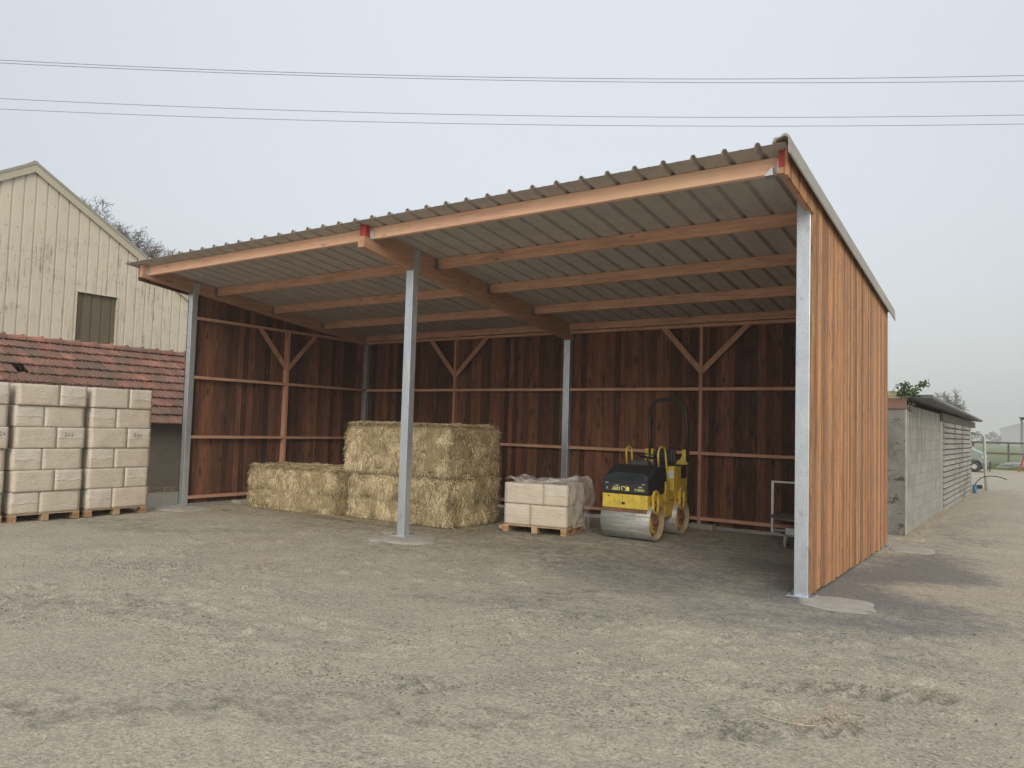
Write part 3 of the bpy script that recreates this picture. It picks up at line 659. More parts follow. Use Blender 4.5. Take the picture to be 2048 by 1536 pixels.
for si, (yc, num, lab) in enumerate(((-1.43, '263', 'tall film-wrapped load of cream packs nearest the shed, right one in the row'), (-2.575, '263', 'tall film-wrapped load of cream packs, second from the shed with 263 written on it'), (-3.72, '269', 'tall film-wrapped load of cream packs cut by the left edge of the photo'))):
    num = ('266', '263', '29')[si]
    pl = make_pallet((XF - .6, yc, .0), 1.19, 1.04, ('wooden pallet under the wrapped load nearest the shed', 'wooden pallet under the wrapped load marked 263', 'wooden pallet under the wrapped load at the left edge')[si])
    ld = thing('wrapped_load', lab, 'wrapped packs', (XF - .6, yc, .12), 0, 'tall wrapped pallet loads along the tiled outbuilding')
    rr = random.Random(si + 2); z = .122; ya = yc - .52; yb = yc + .52
    for row in range(6):
        hh = .338; off = rr.uniform(-.012, .012) + (.012 if row % 2 else -.008); wide = .62
        o1 = XF + off
        if row % 2 == 1 or row == 5: wl = True
        wl = (row % 2 == 1)     # rows counted from the bottom: odd rows start with the wide pack
        split = ya + (.62 if wl else .42)
        sh_ = rr.uniform(-.015, .015)
        pack(ld, o1 - 1.15, o1, ya + sh_, split - .0005, z, z + hh, si * 40 + row * 3, half=not wl)
        pack(ld, o1 - 1.15 + .01, o1 + .003, split + .0005, yb + sh_, z, z + hh, si * 40 + row * 3 + 1, half=wl)
        if row == 3:
            for ch in list(ld.children)[-1:]:
                pass
            scribble(ld, num, split + .10 if si < 2 else yb - .13, o1 + .024, z + .20, .062)
        z += hh + .001
    for o in ld.children:
        if o.name.startswith('pack') or o.name.startswith('film_edge'):
            o.data.transform(Matrix.Translation(-Vector(ld.location)))
# half load inside the shed
pl = make_pallet((6.757, 2.40, .0), .93, 1.10, 'wooden pallet under the short load of packs inside the shed', rz_=.19 + PI / 2)
ld = thing('wrapped_load', 'short load of cream packs with torn film on a pallet inside the shed', 'wrapped packs', (6.757, 2.41, .12), .19)
for k, (xa, xb, za, zb_, hf) in enumerate(((-.545, -.10, .0, .335, True), (-.0985, .535, .0, .335, False), (-.55, .13, .337, .675, False), (.1315, .54, .337, .675, True))):
    pack(ld, xa, xb, -.45, .42, za, zb_, 200 + k, hf)
def crumple():
    """loose torn film: a crumpled sheet over the top, hanging down the right side"""
    me = bpy.data.meshes.new('loose_film'); nu, nv = 46, 40; V = []; F = []
    for i in range(nu):
        for j in range(nv):
            u = i / (nu - 1); v = j / (nv - 1); y = -.47 + v * .98
            s = u * 2.0
            if s < 1.14: x = -.57 + s; z = .668
            else:
                dd = s - 1.14; x = .565 + .07 * math.sin(min(dd * 5, PI)) * (.1 + .9 * v); z = .70 - dd * (.75 + .25 * v)
            q = Vector((x, y, z)); nz = mnoise.noise_vector(q * 5) * .075 + mnoise.noise_vector(q * 14) * .014
            z2 = z + (abs(nz.z) * 1.4 + .01 + .07 * math.exp(-((x - .45) / .25) ** 2) * (.4 + .6 * v) + .05 * math.exp(-((x + .5) / .12) ** 2)) if s < 1.14 else z + nz.z
            V.append((x + nz.x * (.3 if s < 1.14 else .7) + (.03 if s >= 1.14 else 0), y + nz.y * .3, z2))
    for i in range(nu - 1):
        for j in range(nv - 1): a = i * nv + j; F.append((a, a + nv, a + nv + 1, a + 1))
    me.from_pydata(V, [], F); me.polygons.foreach_set('use_smooth', [True] * len(F))
    me.materials.append(mat('clear_film', (.95, .93, .93), .13, var=.05, spec=.9, alpha=.30, bump=.6, bs=18))
    o = bpy.data.objects.new('loose_film', me); COL.objects.link(o); o.parent = ld
crumple()
mb = MB(); M4 = Matrix.Translation((6.24, 1.93, .05)) @ Matrix.Rotation(.5, 4, 'Z') @ Matrix.Rotation(.45, 4, 'Y')
mb.box(-.06, .06, -.045, .045, -.03, .03, M4); b = build('wood_offcut', mb, Mpal, bevel=.004); tagd(b, 'small tilted wooden block at the left foot of the short pallet', 'wood block')

# ------------------------------------------------------------------ road roller
def chips(n, co, out, b):
    f = n.noise(co, 24, 5, .7); z_ = n.new('ShaderNodeSeparateXYZ', Vector=co).outputs[2]
    out = n.mix(n.math('MULTIPLY', n.ramp(n.noise(n.map(co, (3, 3, 1.5), (2, 2, 2)), 4, 6, .75), .48, .66), .45), out, (.22, .16, .07))
    return n.mix(n.ramp(f, .63, .67), out, (.10, .045, .02))
Yel = mat('yellow_paint', (.60, .42, .055), .5, var=.14, ns=5, extra=chips, spec=.4, patches=(((.40, .27, .06), 3, (1, 1, 1), .58, .8),))
YelF = mat('yellow_paint_front', (.66, .50, .07), .5, var=.10, ns=5, extra=chips, spec=.4)
Blk = mat('black_plastic', (.022, .024, .028), .45, var=.3, ns=5, spec=.4)
BlkP = mat('black_panel', (.028, .034, .04), .4, var=.2, ns=5, spec=.5)
Rub = mat('seat_vinyl', (.02, .022, .028), .35, spec=.5)
Rust = mat('rusty_steel', (.17, .085, .05), .85, var=.4, ns=18, patches=(((.30, .12, .05), 8, (1, 1, 1), .5, .7),))
Drum = mat('drum_steel', (.36, .38, .36), .5, .35, var=.16, ns=3, stretch=(.5, 1, 1), patches=(((.50, .50, .46), 4, (1, 1, 1), .55, .8), ((.25, .20, .15), 5, (2, 1, 1), .55, .75), ((.16, .16, .15), 6, (.3, 3, 3), .55, .7), ((.62, .62, .58), 3, (.25, 4, 4), .56, .7)))
DrumI = mat('drum_inner', (.36, .29, .18), .8, var=.3, ns=8)
rol = thing('road_roller', 'small yellow and black tandem road roller with roll-over hoop parked against the rear wall', 'road roller', (8.22, 3.15, 0))
XL, XRr = 7.82, 8.60
def drum(cy):
    mb = MB(); mb.smooth = True; r = .288; a, b = 7.80, 8.645
    mb.lathe_x([(a + .02, r - .025), (a, r - .012), (a + .006, r), (b - .006, r), (b, r - .008)], cy, r, 64)
    d = build('drum', mb, Drum, rol)
    mb = MB(); mb.smooth = False; mb.lathe_x([(b, r - .008), (b, r - .024), (b - .085, r - .03), (b - .085, .02), (b - .085, .001)], cy, r, 64); build('drum_end', mb, DrumI, d)
    mb = MB(); mb.lathe_x([(a + .02, r - .025), (a + .06, r - .03), (a + .06, .001)], cy, r, 48); build('drum_end', mb, DrumI, d)
    # spade shaped hub plate with bolts
    pl = [(-.075, .14), (.075, .14), (.125, .06), (.125, -.05), (.07, -.15), (0, -.19), (-.07, -.15), (-.125, -.05), (-.125, .06)]
    mb = MB(); mb.prism([(p[0], p[1]) for p in pl], lambda u, v: (b - .07, cy + u, r + v), lambda u, v: (b - .045, cy + u, r + v)); hp = build('hub_plate', mb, Yel, d, bevel=.004)
    mb = MB(); mb.cyl((b - .045, cy, r), (b + .01, cy, r), .055, 18); mb.cyl((b - .045, cy, r - .09), (b - .015, cy, r - .09), .035, 8); mb.box(b - .045, b + .0, cy - .02, cy + .02, r + .02, r + .16)
    build('hub', mb, Rust, d)
    for k in range(10):
        q = 2 * PI * k / 10 + .2; mb = MB(); mb.cyl((b - .045, cy + .095 * math.cos(q), r + .10 * math.sin(q) - .01), (b - .028, cy + .095 * math.cos(q), r + .10 * math.sin(q) - .01), .013, 6); build('bolt', mb, Rust, d)
    return d
drum(2.66); drum(3.70)
def yoke(cy):   # slotted lifting / suspension plate, looped round
    mb = MB(); X0, X1 = 8.625, 8.662
    out = [(-.10, .44), (-.125, .50), (-.125, .70), (-.09, .765), (-.02, .785), (.05, .765), (.09, .70), (.09, .50), (.065, .44), (.0, .40)]
    inn = [(-.08, .46), (-.09, .50), (-.09, .69), (-.065, .735), (-.02, .75), (.03, .735), (.055, .69), (.055, .50), (.04, .47), (.0, .45)]
    n_ = len(out); o = len(mb.v)
    for X in (X0, X1):
        mb.v += [(X, cy + a, b) for a, b in out] + [(X, cy + a, b) for a, b in inn]
    for k in range(n_):
        j = (k + 1) % n_
        mb.face([o + k, o + j, o + n_ + j, o + n_ + k]); p = o + 2 * n_; mb.face([p + k, p + n_ + k, p + n_ + j, p + j])
        mb.face([o + k, p + k, p + j, o + j]); mb.face([o + n_ + k, o + n_ + j, p + n_ + j, p + n_ + k])
    y = build('drum_yoke', mb, Yel, rol, bevel=.002)
    mb = MB(); mb.box(X0 - .025, X0 - .004, cy - .095, cy + .06, .60, .71); build('yoke_plate', mb, Yel, y); mb = MB(); mb.box(X0 - .02, X0 - .006, cy - .088, cy + .05, .44, .598); mb.box(X0 - .02, X0 - .006, cy - .06, cy + .03, .712, .75); build('yoke_slot_shade', mb, Blk, y)  # black boxes in the openings stand for the shade inside
    mb = MB(); mb.cyl((X0 - .004, cy + .02, .50), (X0 - .004, cy + .02, .62), .012, 8); mb.cyl((X0 - .006, cy - .03, .52), (X0 - .006, cy - .03, .60), .016, 8); build('hydraulic_hose', mb, Blk, y)
    for sx in (X0, XL - .03):
        mb = MB(); mb.hexa([(sx - .02, cy - .05, .26), (sx + .015, cy - .05, .26), (sx + .015, cy + .05, .26), (sx - .02, cy + .05, .26)], [(sx - .02, cy - .11, .47), (sx + .015, cy - .11, .47), (sx + .015, cy + .09, .47), (sx - .02, cy + .09, .47)]); build('drum_bracket', mb, Rust if sx == X0 else Yel, y)
yoke(2.62); yoke(3.66)
bx('front_bumper', (XL, XRr - .005, 2.405, 2.47, .485, .705), YelF, rol, bevel=.012)
bx('chassis', (XL + .01, XRr - .012, 2.472, 3.02, .47, .70), Yel, rol, bevel=.006)
bx('scraper_bar', (XL + .005, XRr - .02, 2.40, 2.46, .435, .483), Rust, rol, bevel=.004)
mb = MB(); mb.hexa([(XL, 2.42, .41), (XRr - .03, 2.42, .38), (XRr - .03, 2.43, .38), (XL, 2.43, .41)], [(XL, 2.44, .434), (XRr - .03, 2.44, .434), (XRr - .03, 2.455, .434), (XL, 2.455, .434)]); build('scraper_blade', mb, mat('rust_orange', (.36, .15, .07), .85, var=.4, ns=10), rol)
bx('articulation_frame', (XL + .14, XRr - .03, 3.02, 3.13, .30, .66), Yel, rol, bevel=.01)
bx('articulation_frame', (XL + .10, XRr - .02, 3.10, 3.34, .315, .575), Yel, rol, bevel=.02)
bx('foot_platform', (XL + .02, XRr + .005, 3.06, 3.40, .60, .74), Yel, rol, bevel=.008)
bx('foot_plate', (XRr - .01, XRr + .01, 3.05, 3.21, .565, .90), Yel, rol, bevel=.004)
# hood
mb = MB(); pf = [(2.415, .712), (2.405, .905), (2.60, 1.045), (2.76, 1.13), (2.99, 1.148), (3.03, 1.12), (3.03, .712)]
mb.prism(pf, lambda a, b: (XL - .01, a, b), lambda a, b: (XRr, a, b)); hood = build('hood', mb, Blk, rol, bevel=.02)
mb = MB(); mb.prism([(7.855, .735), (8.575, .735), (8.575, .868), (7.855, .868)], lambda a, b: (a, 2.409, b), lambda a, b: (a, 2.398, b)); build('front_panel', mb, BlkP, hood, bevel=.004)
mb = MB(); sl_ = (1.045 - .905) / (2.60 - 2.405); P = lambda x, t, q: (x, 2.405 + t - q * .58, .905 + t * sl_ + q * .81)
a0, a1, b0, b1 = 7.85, 8.575, 7.99, 8.43
mb.hexa([P(a0, -.005, .004), P(a1, -.005, .004), P(b1, .16, .004), P(b0, .16, .004)], [P(a0, -.005, .02), P(a1, -.005, .02), P(b1, .16, .02), P(b0, .16, .02)])
mb.add([P(a0, -.005, .02), P(a1, -.005, .02), P(a1, .07, .02), P(b1, .16, .02), P(b0, .16, .02), P(a0, .07, .02)], [(0, 1, 2, 3, 4, 5)])
build('hood_lid', mb, mat('lid_plastic', (.06, .075, .09), .45, spec=.5), hood)
for x in (7.875, 8.50): bx('hinge', (x, x + .05, 2.392, 2.40, .868, .88), M['galv_small'], hood)
YF = 2.3965
def wr(s, x, z, size, m): return text('lettering', s, size, m, hood, Matrix.Translation(Vector((x - 8.22, YF - 3.15, z))) @ Matrix.Rotation(PI / 2, 4, 'X'))
wr('P.NIAU', 8.38, .765, .052, M['text_y']); wr('IWS', 8.445, .815, .034, M['text_y']); wr("' TRA. '", 8.03, .828, .030, M['text_w']); wr('F.', 7.895, .77, .05, M['text_w'])
mb = MB(); mb.box(7.985, 8.125, YF - .002, YF, .768, .776); mb.box(8.0, 8.12, YF - .002, YF, .806, .813); mb.box(8.118, 8.126, YF - .002, YF, .776, .813); build('logo', mb, M['text_y'], hood)
wr('LEBED', 8.0, .777, .036, M['text_y'])
mb = MB()   # digger emblem
mb.tube([(8.17, YF, .765), (8.155, YF, .79), (8.155, YF, .82), (8.20, YF, .825), (8.235, YF, .79)], .006, 5); mb.box(8.215, 8.285, YF - .002, YF, .762, .772); mb.box(8.245, 8.285, YF - .002, YF, .775, .81); mb.box(8.250, 8.278, YF - .002, YF, .81, .824); mb.box(8.236, 8.241, YF - .002, YF, .775, .845)
build('emblem', mb, M['text_y'], hood)
bx('console', (8.02, 8.32, 2.97, 3.13, 1.1, 1.215), mat('console_plastic', (.05, .055, .055), .6), rol, bevel=.012)
mb = MB(); cx, cy, cz = 8.22, 3.22, 1.285
mb.tube([(cx + .16 * math.cos(t), cy + .155 * math.sin(t), cz + .04 * math.sin(t) * -1) for t in np.linspace(0, 2 * PI, 28, endpoint=False)], .012, 8, closed=True)
for t in (0.3, 2.4, 4.5): mb.tube([(cx, cy, cz - .03), (cx + .15 * math.cos(t), cy + .15 * math.sin(t), cz)], .008, 6)
mb.cyl((cx, cy - .06, 1.15), (cx, cy, cz - .01), .02, 8); build('steering_wheel', mb, Rub, rol)
mb = MB(); mb.tube([(8.34, 3.13, 1.12), (8.35, 3.12, 1.20), (8.37, 3.1, 1.235)], .008, 6); mb.tube([(8.0, 3.12, 1.12), (7.99, 3.1, 1.22), (7.985, 3.1, 1.235)], [.008, .008, .02], 6); build('lever', mb, M['galv_small'], rol)
def urail(x, ya, yb, zt, za, zb_, x2=None):
    mb = MB(); mb.smooth = True; r = (yb - ya) / 2; cy = (ya + yb) / 2; pts = [(x, ya + .035, za)] + [(x, cy - r * math.cos(t), zt - r + r * math.sin(t)) for t in np.linspace(0, PI, 10)] + [(x2 or x, yb + .06, zb_)]
    mb.tube(pts, .0155, 10); return build('handrail', mb, YelF, rol)
urail(7.88, 3.10, 3.31, 1.43, 1.10, .75); urail(8.565, 2.83, 3.13, 1.455, 1.13, .72, 8.60)
# seat
bm = puff_box(8.12, 8.49, 3.66, 3.75, 1.14, 1.40, 5, amp=.003, rnd=.06); me = bpy.data.meshes.new('seat'); bm.transform(Matrix.Translation((-8.22, -3.15, 0))); bm.to_mesh(me); bm.free(); me.materials.append(Rub)
so_ = bpy.data.objects.new('seat', me); COL.objects.link(so_); so_.parent = rol
bx('seat_cushion', (8.10, 8.48, 3.38, 3.66, 1.08, 1.17), Rub, so_, bevel=.03)
for zz in (1.19, 1.24, 1.29, 1.34): bx('seat_rib', (8.17, 8.40, 3.645, 3.665, zz, zz + .028), Rub, so_, bevel=.008)
bx('seat_bolster', (8.405, 8.465, 3.63, 3.67, 1.17, 1.37), Rub, so_, bevel=.02)
# rear body
bx('rear_body', (XL + .01, XRr, 3.50, 3.97, .50, 1.135), Yel, rol, bevel=.012)
bx('side_tank', (8.47, XRr + .001, 3.40, 3.498, .595, 1.13), YelF, rol, bevel=.008); bx('side_tank', (XL + .01, 7.95, 3.40, 3.498, .595, 1.13), YelF, rol, bevel=.008)
bx('seat_base', (7.97, 8.45, 3.42, 3.498, .75, 1.08), Blk, rol)
bx('lower_body', (XL + .05, XRr - .03, 3.345, 3.60, .31, .594), Yel, rol, bevel=.01)
bx('white_label', (8.49, 8.59, 3.396, 3.399, .935, 1.055), mat('white_sticker', (.55, .57, .58), .5), rol)
bx('side_sticker', (XRr + .0005, XRr + .003, 3.69, 3.93, .925, 1.13), Blk, rol)
bx('hood_edge', (XL, XRr + .004, 3.49, 3.97, 1.136, 1.15), Blk, rol)
# roll-over hoop and its yellow feet
mb = MB(); mb.smooth = True; a, b = 7.935, 8.64; zt = 2.245; rr_ = .24
pts = [(a + .045, 3.86, 1.20), (a + .02, 3.86, 1.6), (a - .0, 3.86, zt - rr_)] + [(a + rr_ - rr_ * math.cos(t), 3.86, zt - rr_ + rr_ * math.sin(t)) for t in np.linspace(.2, PI / 2, 7)] + [(b - .03 - rr_ + rr_ * math.sin(t), 3.86, zt - rr_ + rr_ * math.cos(t)) for t in np.linspace(0, PI / 2 - .1, 7)] + [(b - .01, 3.86, 1.75), (b, 3.86, 1.20)]
mb.tube(pts, .030, 12); build('roll_hoop', mb, mat('hoop_paint', (.025, .025, .026), .45, var=.4, ns=9, patches=(((.12, .06, .04), 6, (1, 1, 1), .66, .75),)), rol)
mb = MB()
mb.box(7.885, 7.945, 3.82, 3.84, 1.14, 1.395); mb.box(7.995, 8.035, 3.82, 3.84, 1.14, 1.395); mb.box(7.885, 8.035, 3.845, 3.90, 1.14, 1.39); build('hoop_foot', mb, Yel, rol)
mb = MB(); pf = [(8.41, 1.15), (8.645, 1.15), (8.645, 1.40), (8.56, 1.40), (8.555, 1.30), (8.52, 1.235), (8.46, 1.20), (8.41, 1.195)]
mb.prism(pf, lambda x, z: (x, 3.835, z), lambda x, z: (x, 3.90, z)); build('hoop_foot', mb, YelF, rol)
bx('tail_light', (8.648, 8.662, 3.84, 3.90, 1.26, 1.37), mat('dark_red_lens', (.12, .01, .01), .3), rol)
for (x, z) in ((7.915, .665), (8.03, .59), (8.12, .585), (8.17, .66), (8.17, .62)):
    bx('bumper_mark', (x, x + .022 if z > .62 and x < 8 else x + .008, 2.4035, 2.4045, z - .01, z + .012), Blk, rol)
bx('bumper_hole', (8.155, 8.215, 2.4025, 2.4045, .545, .585), Blk, rol)

# ------------------------------------------------------------------ wheeled trolley behind the right post
tr = thing('wheeled_trolley', 'grey wheeled trolley with round top and white tube frame, half hidden by the right post', 'trolley', (10.7, 3.7, 0))
WhM = mat('white_tube', (.85, .82, .80), .5); Gb = mat('grey_box', (.42, .44, .45), .5)
mb = MB(); mb.box(9.945, 9.985, 4.18, 4.22, .13, .955); mb.box(9.985, 11.1, 4.19, 4.215, .925, .955); mb.box(11.06, 11.1, 4.18, 4.22, .13, .924); build('tube_frame', mb, WhM, tr, bevel=.004)
mb = MB(); mb.lathe_x([], 0, 0) if False else None
nn = 40; c0 = (10.62, 4.08); R_ = .64
mb.prism([(math.cos(2 * PI * k / nn) * R_, math.sin(2 * PI * k / nn) * R_) for k in range(nn)], lambda a, b: (c0[0] + a, c0[1] + b, .405), lambda a, b: (c0[0] + a, c0[1] + b, .425)); build('round_top', mb, mat('worn_board', (.16, .15, .13), .7, var=.3), tr, bevel=.004)
bx('box', (10.375, 11.0, 3.42, 4.3, .205, .305), Gb, tr, bevel=.006); bx('chassis', (10.30, 11.0, 3.45, 4.25, .185, .203), M['galvdark'], tr)
bx('pedestal', (10.45, 10.8, 3.7, 4.2, .306, .404), Blk, tr); bx('cross_bar', (9.985, 10.3, 4.19, 4.21, .15, .19), M['galvdark'], tr)
bx('battery_box', (10.47, 10.9, 3.47, 3.9, .02, .184), Blk, tr, bevel=.01)
for (x, y) in ((10.385, 3.44), (10.95, 3.5), (10.4, 4.2), (10.95, 4.2)):
    mb = MB(); mb.lathe_x([(x - .024, .02), (x - .024, .08), (x - .016, .097), (x + .016, .097), (x + .024, .08), (x + .024, .02)], y, .097, 24); cw = build('castor', mb, mat('castor_rubber', (.34, .34, .32), .7), tr)
    mb = MB(); mb.lathe_x([(x - .024, .0), (x - .024, .05), (x + .024, .05), (x + .024, .0)], y, .086, 16); build('hub', mb, Blk, cw)
    mb = MB(); mb.box(x - .032, x - .027, y - .015, y + .03, .08, .185); mb.box(x + .027, x + .032, y - .015, y + .03, .08, .185); mb.box(x - .032, x + .032, y - .02, y + .04, .176, .185); mb.cyl((x - .034, y, .086), (x + .034, y, .086), .008, 8); build('castor_fork', mb, M['galv_small'], cw)

# ------------------------------------------------------------------ tiled outbuilding on the left
tb = thing('tiled_outbuilding', 'low rendered outbuilding with mossy red clay tile roof behind the wrapped loads', 'outbuilding', (-4.5, -1, 0))
XE, ZE, XRI, ZRI = -2.42, 1.545, -5.0, 3.30; Y0, Y1 = -9.0, 5.6
bx('wall', (-7.3, -2.85, Y0 + .2, Y1 - .3, -.05, 1.80), mat('grey_render', (.20, .18, .15), .95, var=.15, ns=2, fine=(50, (1, 1, 1), .12), patches=(((.14, .125, .10), 1.2, (1, 1, 1), .5, .75), ((.26, .24, .20), 2.5, (1, 1, 3), .62, .8))), tb)
mb = MB()
for k in range(40):
    ya = Y0 + k * .37; mb.box(-2.87, -2.76 + random.uniform(-.03, .03), ya, ya + .36, -.03, .08 + random.uniform(-.02, .03))
build('footing', mb, mat('broken_footing', (.24, .20, .15), .95, var=.35, ns=7), tb, bevel=.015)
tile_extra = lambda n, co, out, b: n.mix(n.ramp(n.noise(co, 22, 5, .7), .64, .72), n.mix(n.ramp(n.noise(n.map(co, (1, 1, 1), (4, 4, 4)), 1.6, 5, .7), .40, .62, 0, .88), out, (.13, .105, .08)), (.36, .34, .29))
Mt = mat('clay_tile', (.25, .118, .085), .9, var=.25, ns=3, tone=.34, fine=(40, (1, 1, 1), .2), extra=tile_extra)
rows = 9; sl = Vector((XE - XRI, 0, ZE - ZRI)); Ls = sl.length; sd = sl.normalized(); nrm = Vector((-sd.z, 0, sd.x)); rl = Ls / rows; tw = .235
mb = MB(); R3 = random.Random(9)
for side in (0, 1):
    for r in range(rows):
        for k in range(int((Y1 - Y0) / tw)):
            y = Y0 + k * tw + (tw / 2 if r % 2 else 0)
            if side == 0 and r == 3 and abs(y + 1.25) < .12: continue       # missing tile
            mb.tone = min(1, max(0, R3.gauss(.5, .28))); jl = R3.uniform(-.008, .008); dr = R3.uniform(-.004, .004)
            def P(s, yy, h):
                q = Vector((XRI, 0, ZRI)) + sd * s + nrm * h
                if side: q.x = 2 * XRI - q.x
                return (q.x, yy, q.z)
            s0, s1 = r * rl - .02, (r + 1) * rl + .05 + jl; h0, h1 = .005, .060 + dr; t = .024
            mb.add([P(s0, y, h0), P(s1, y, h1), P(s1, y + tw - .003, h1), P(s0, y + tw - .003, h0), P(s0, y, h0 - t), P(s1, y, h1 - t), P(s1, y + tw - .003, h1 - t), P(s0, y + tw - .003, h0 - t)],
                   [(0, 1, 2, 3), (4, 7, 6, 5), (0, 4, 5, 1), (1, 5, 6, 2), (2, 6, 7, 3), (3, 7, 4, 0)])
            for (ya, yb_, hh) in ((.0, .045, .020), (.115, .15, .010)):
                mb.add([P(s0, y + ya, h0), P(s1, y + ya, h1), P(s1, y + yb_, h1), P(s0, y + yb_, h0), P(s0, y + ya + .008, h0 + hh), P(s1, y + ya + .008, h1 + hh), P(s1, y + yb_ - .008, h1 + hh), P(s0, y + yb_ - .008, h0 + hh)],
                       [(4, 5, 6, 7), (0, 1, 5, 4), (1, 2, 6, 5), (2, 3, 7, 6), (3, 0, 4, 7)])
rf = build('tile_roof', mb, Mt, tb)
mb = MB()
for k in range(38):
    y = Y0 + k * .39; mb.tone = R3.random(); rad = .105
    for j in range(8):
        a, b_ = PI * j / 8, PI * (j + 1) / 8
        q = [(XRI + rad * math.cos(t), yy, ZRI + .0 + rad * rr2 * math.sin(t)) for t, yy, rr2 in ((a, y, .9), (b_, y, .9), (b_, y + .42, 1.15), (a, y + .42, 1.15))]
        mb.add(q, [(0, 1, 2, 3)])
    mb.tube([(XRI + (rad + .012) * math.cos(t), y + .40, ZRI + (rad + .012) * 1.12 * math.sin(t)) for t in np.linspace(0, PI, 9)], .018, 6)
build('ridge_tile_row', mb, Mt, rf, recalc=False)
bx('roof_void_shade', (-7.2, -2.9, Y0 + .25, Y1 - .4, 1.81, 1.83), Blk, tb)  # black sheet standing for the shade under the missing tile
# dead creeper on the tiles
def creeper(name, spots, m, label, cat, leaves=None, seed=3, th=.006):
    r = random.Random(seed); mb = MB()
    for (p, num, ln, up) in spots:
        for i in range(num):
            q = Vector(p) + Vector((r.gauss(0, .1), r.gauss(0, .22), 0)); d = Vector((r.uniform(-.3, .5), r.uniform(-1, 1), r.uniform(.0, up))).normalized(); pts = [tuple(q)]
            for k in range(6):
                d = (d + Vector((r.uniform(-.5, .5), r.uniform(-.5, .5), r.uniform(-.45, .25)))).normalized(); q = q + d * ln / 6; pts.append(tuple(q))
            mb.tone = r.random(); mb.tube(pts, [th * (1 - k / 8) for k in range(7)], 4)
    o = build(name, mb, m, recalc=False); tagd(o, label, cat); return o
zt_ = lambda x: ZRI + (x - XRI) / (XE - XRI) * (ZE - ZRI) + .07
sp = [((-3.3, -1.7 + .0, zt_(-3.3)), 34, .5, .5), ((-3.35, -1.1, zt_(-3.35)), 40, .5, .5), ((-3.3, -.6, zt_(-3.3)), 40, .45, .4), ((-3.2, -.05, zt_(-3.2)), 30, .4, .5), ((-3.5, -1.0, zt_(-3.5)), 5, .8, 2.5), ((-3.5, -.3, zt_(-3.5)), 4, .7, 2.5)]
creeper('dead_creeper', sp, mat('dry_twigs', (.20, .155, .11), .9, tone=.4), 'tangle of dead brown creeper lying on the red tile roof', 'creeper')

# ------------------------------------------------------------------ cream metal barn
bn = thing('metal_barn', 'tall cream corrugated metal barn with streaked gable rising behind the tiled outbuilding', 'barn', (-14, .44, 0))
XB = -8.0; AY, AZ, SB = .44, 8.15, .60; HW = 7.4
def streak(n, co, out, b):
    st = n.noise(n.map(co, (1, 7, .45)), 3.2, 6, .75); reg = n.noise(n.map(co, (1, .5, 1.2)), 1.5, 4, .7)
    z_ = n.new('ShaderNodeSeparateXYZ', Vector=co).outputs[2]
    band = n.math('MULTIPLY', n.ramp(z_, 6.8, 6.0), n.ramp(z_, 3.0, 4.5, .35, 1))
    k = n.math('MULTIPLY', n.ramp(n.math('ADD', st, n.math('MULTIPLY', reg, .5)), .80, .95), band)
    out = n.mix(n.math('MULTIPLY', k, .85), out, (.16, .135, .095))
    k2 = n.ramp(n.noise(n.map(co, (1, 22, .8)), 3, 4, .7), .56, .68); return n.mix(n.math('MULTIPLY', k2, n.math('MULTIPLY', band, .6)), out, (.28, .25, .19))
Mcream = mat('cream_cladding', (.61, .57, .465), .55, var=.06, ns=.8, extra=streak, spec=.3)
def ribwall(name, mt, ya, yb, zlo, zhi, X, parent, pitch=.28, depth=.032, proud=0.):
    mb = MB(); y = math.floor(ya / pitch) * pitch; pts = []
    while y < yb:
        for dy, dx in ((0, 0), (pitch - .060, 0), (pitch - .048, depth), (pitch - .014, depth)):
            if ya <= y + dy <= yb: pts.append((y + dy, dx))
        y += pitch
    pts = [(ya, 0)] + pts + [(yb, 0)]
    for (y1_, d1), (y2_, d2) in zip(pts[:-1], pts[1:]):
        if y2_ - y1_ < 1e-5: continue
        xa, xb = X - d1 + proud, X - d2 + proud
        mb.add([(xa, y1_, zlo(y1_)), (xb, y2_, zlo(y2_)), (xb, y2_, zhi(y2_)), (xa, y1_, zhi(y1_))], [(0, 1, 2, 3)])
    return build(name, mb, mt, parent, recalc=False)
zr_ = lambda y: AZ - SB * abs(y - AY) - .02
gable = MB()
ribwall('gable_wall', Mcream, AY - HW, 1.69, lambda y: -.05, zr_, XB, bn); 
ribwall('gable_wall', Mcream, 1.69, 2.79, lambda y: 5.03, zr_, XB, bn); ribwall('gable_wall', Mcream, 1.69, 2.79, lambda y: -.05, lambda y: 3.2, XB, bn)
ribwall('gable_wall', Mcream, 2.79, AY + HW, lambda y: -.05, zr_, XB, bn)
ribwall('hatch_panel', mat('brown_cladding', (.125, .105, .065), .7, var=.15, ns=2, stretch=(1, 4, .6), fine=(20, (1, 3, .5), .15)), 1.69, 2.79, lambda y: 3.2, lambda y: 5.03, XB - .06, bn, pitch=.27, depth=.03)
mb = MB(); mb.box(XB - .06, XB + .035, 1.67, 1.69, 3.2, 5.05); mb.box(XB - .06, XB + .035, 2.79, 2.81, 3.2, 5.05); mb.box(XB - .06, XB + .04, 1.67, 2.81, 5.03, 5.055); build('hatch_frame', mb, Mcream, bn)
Mtrim = mat('cream_trim', (.46, .44, .33), .5, var=.05)
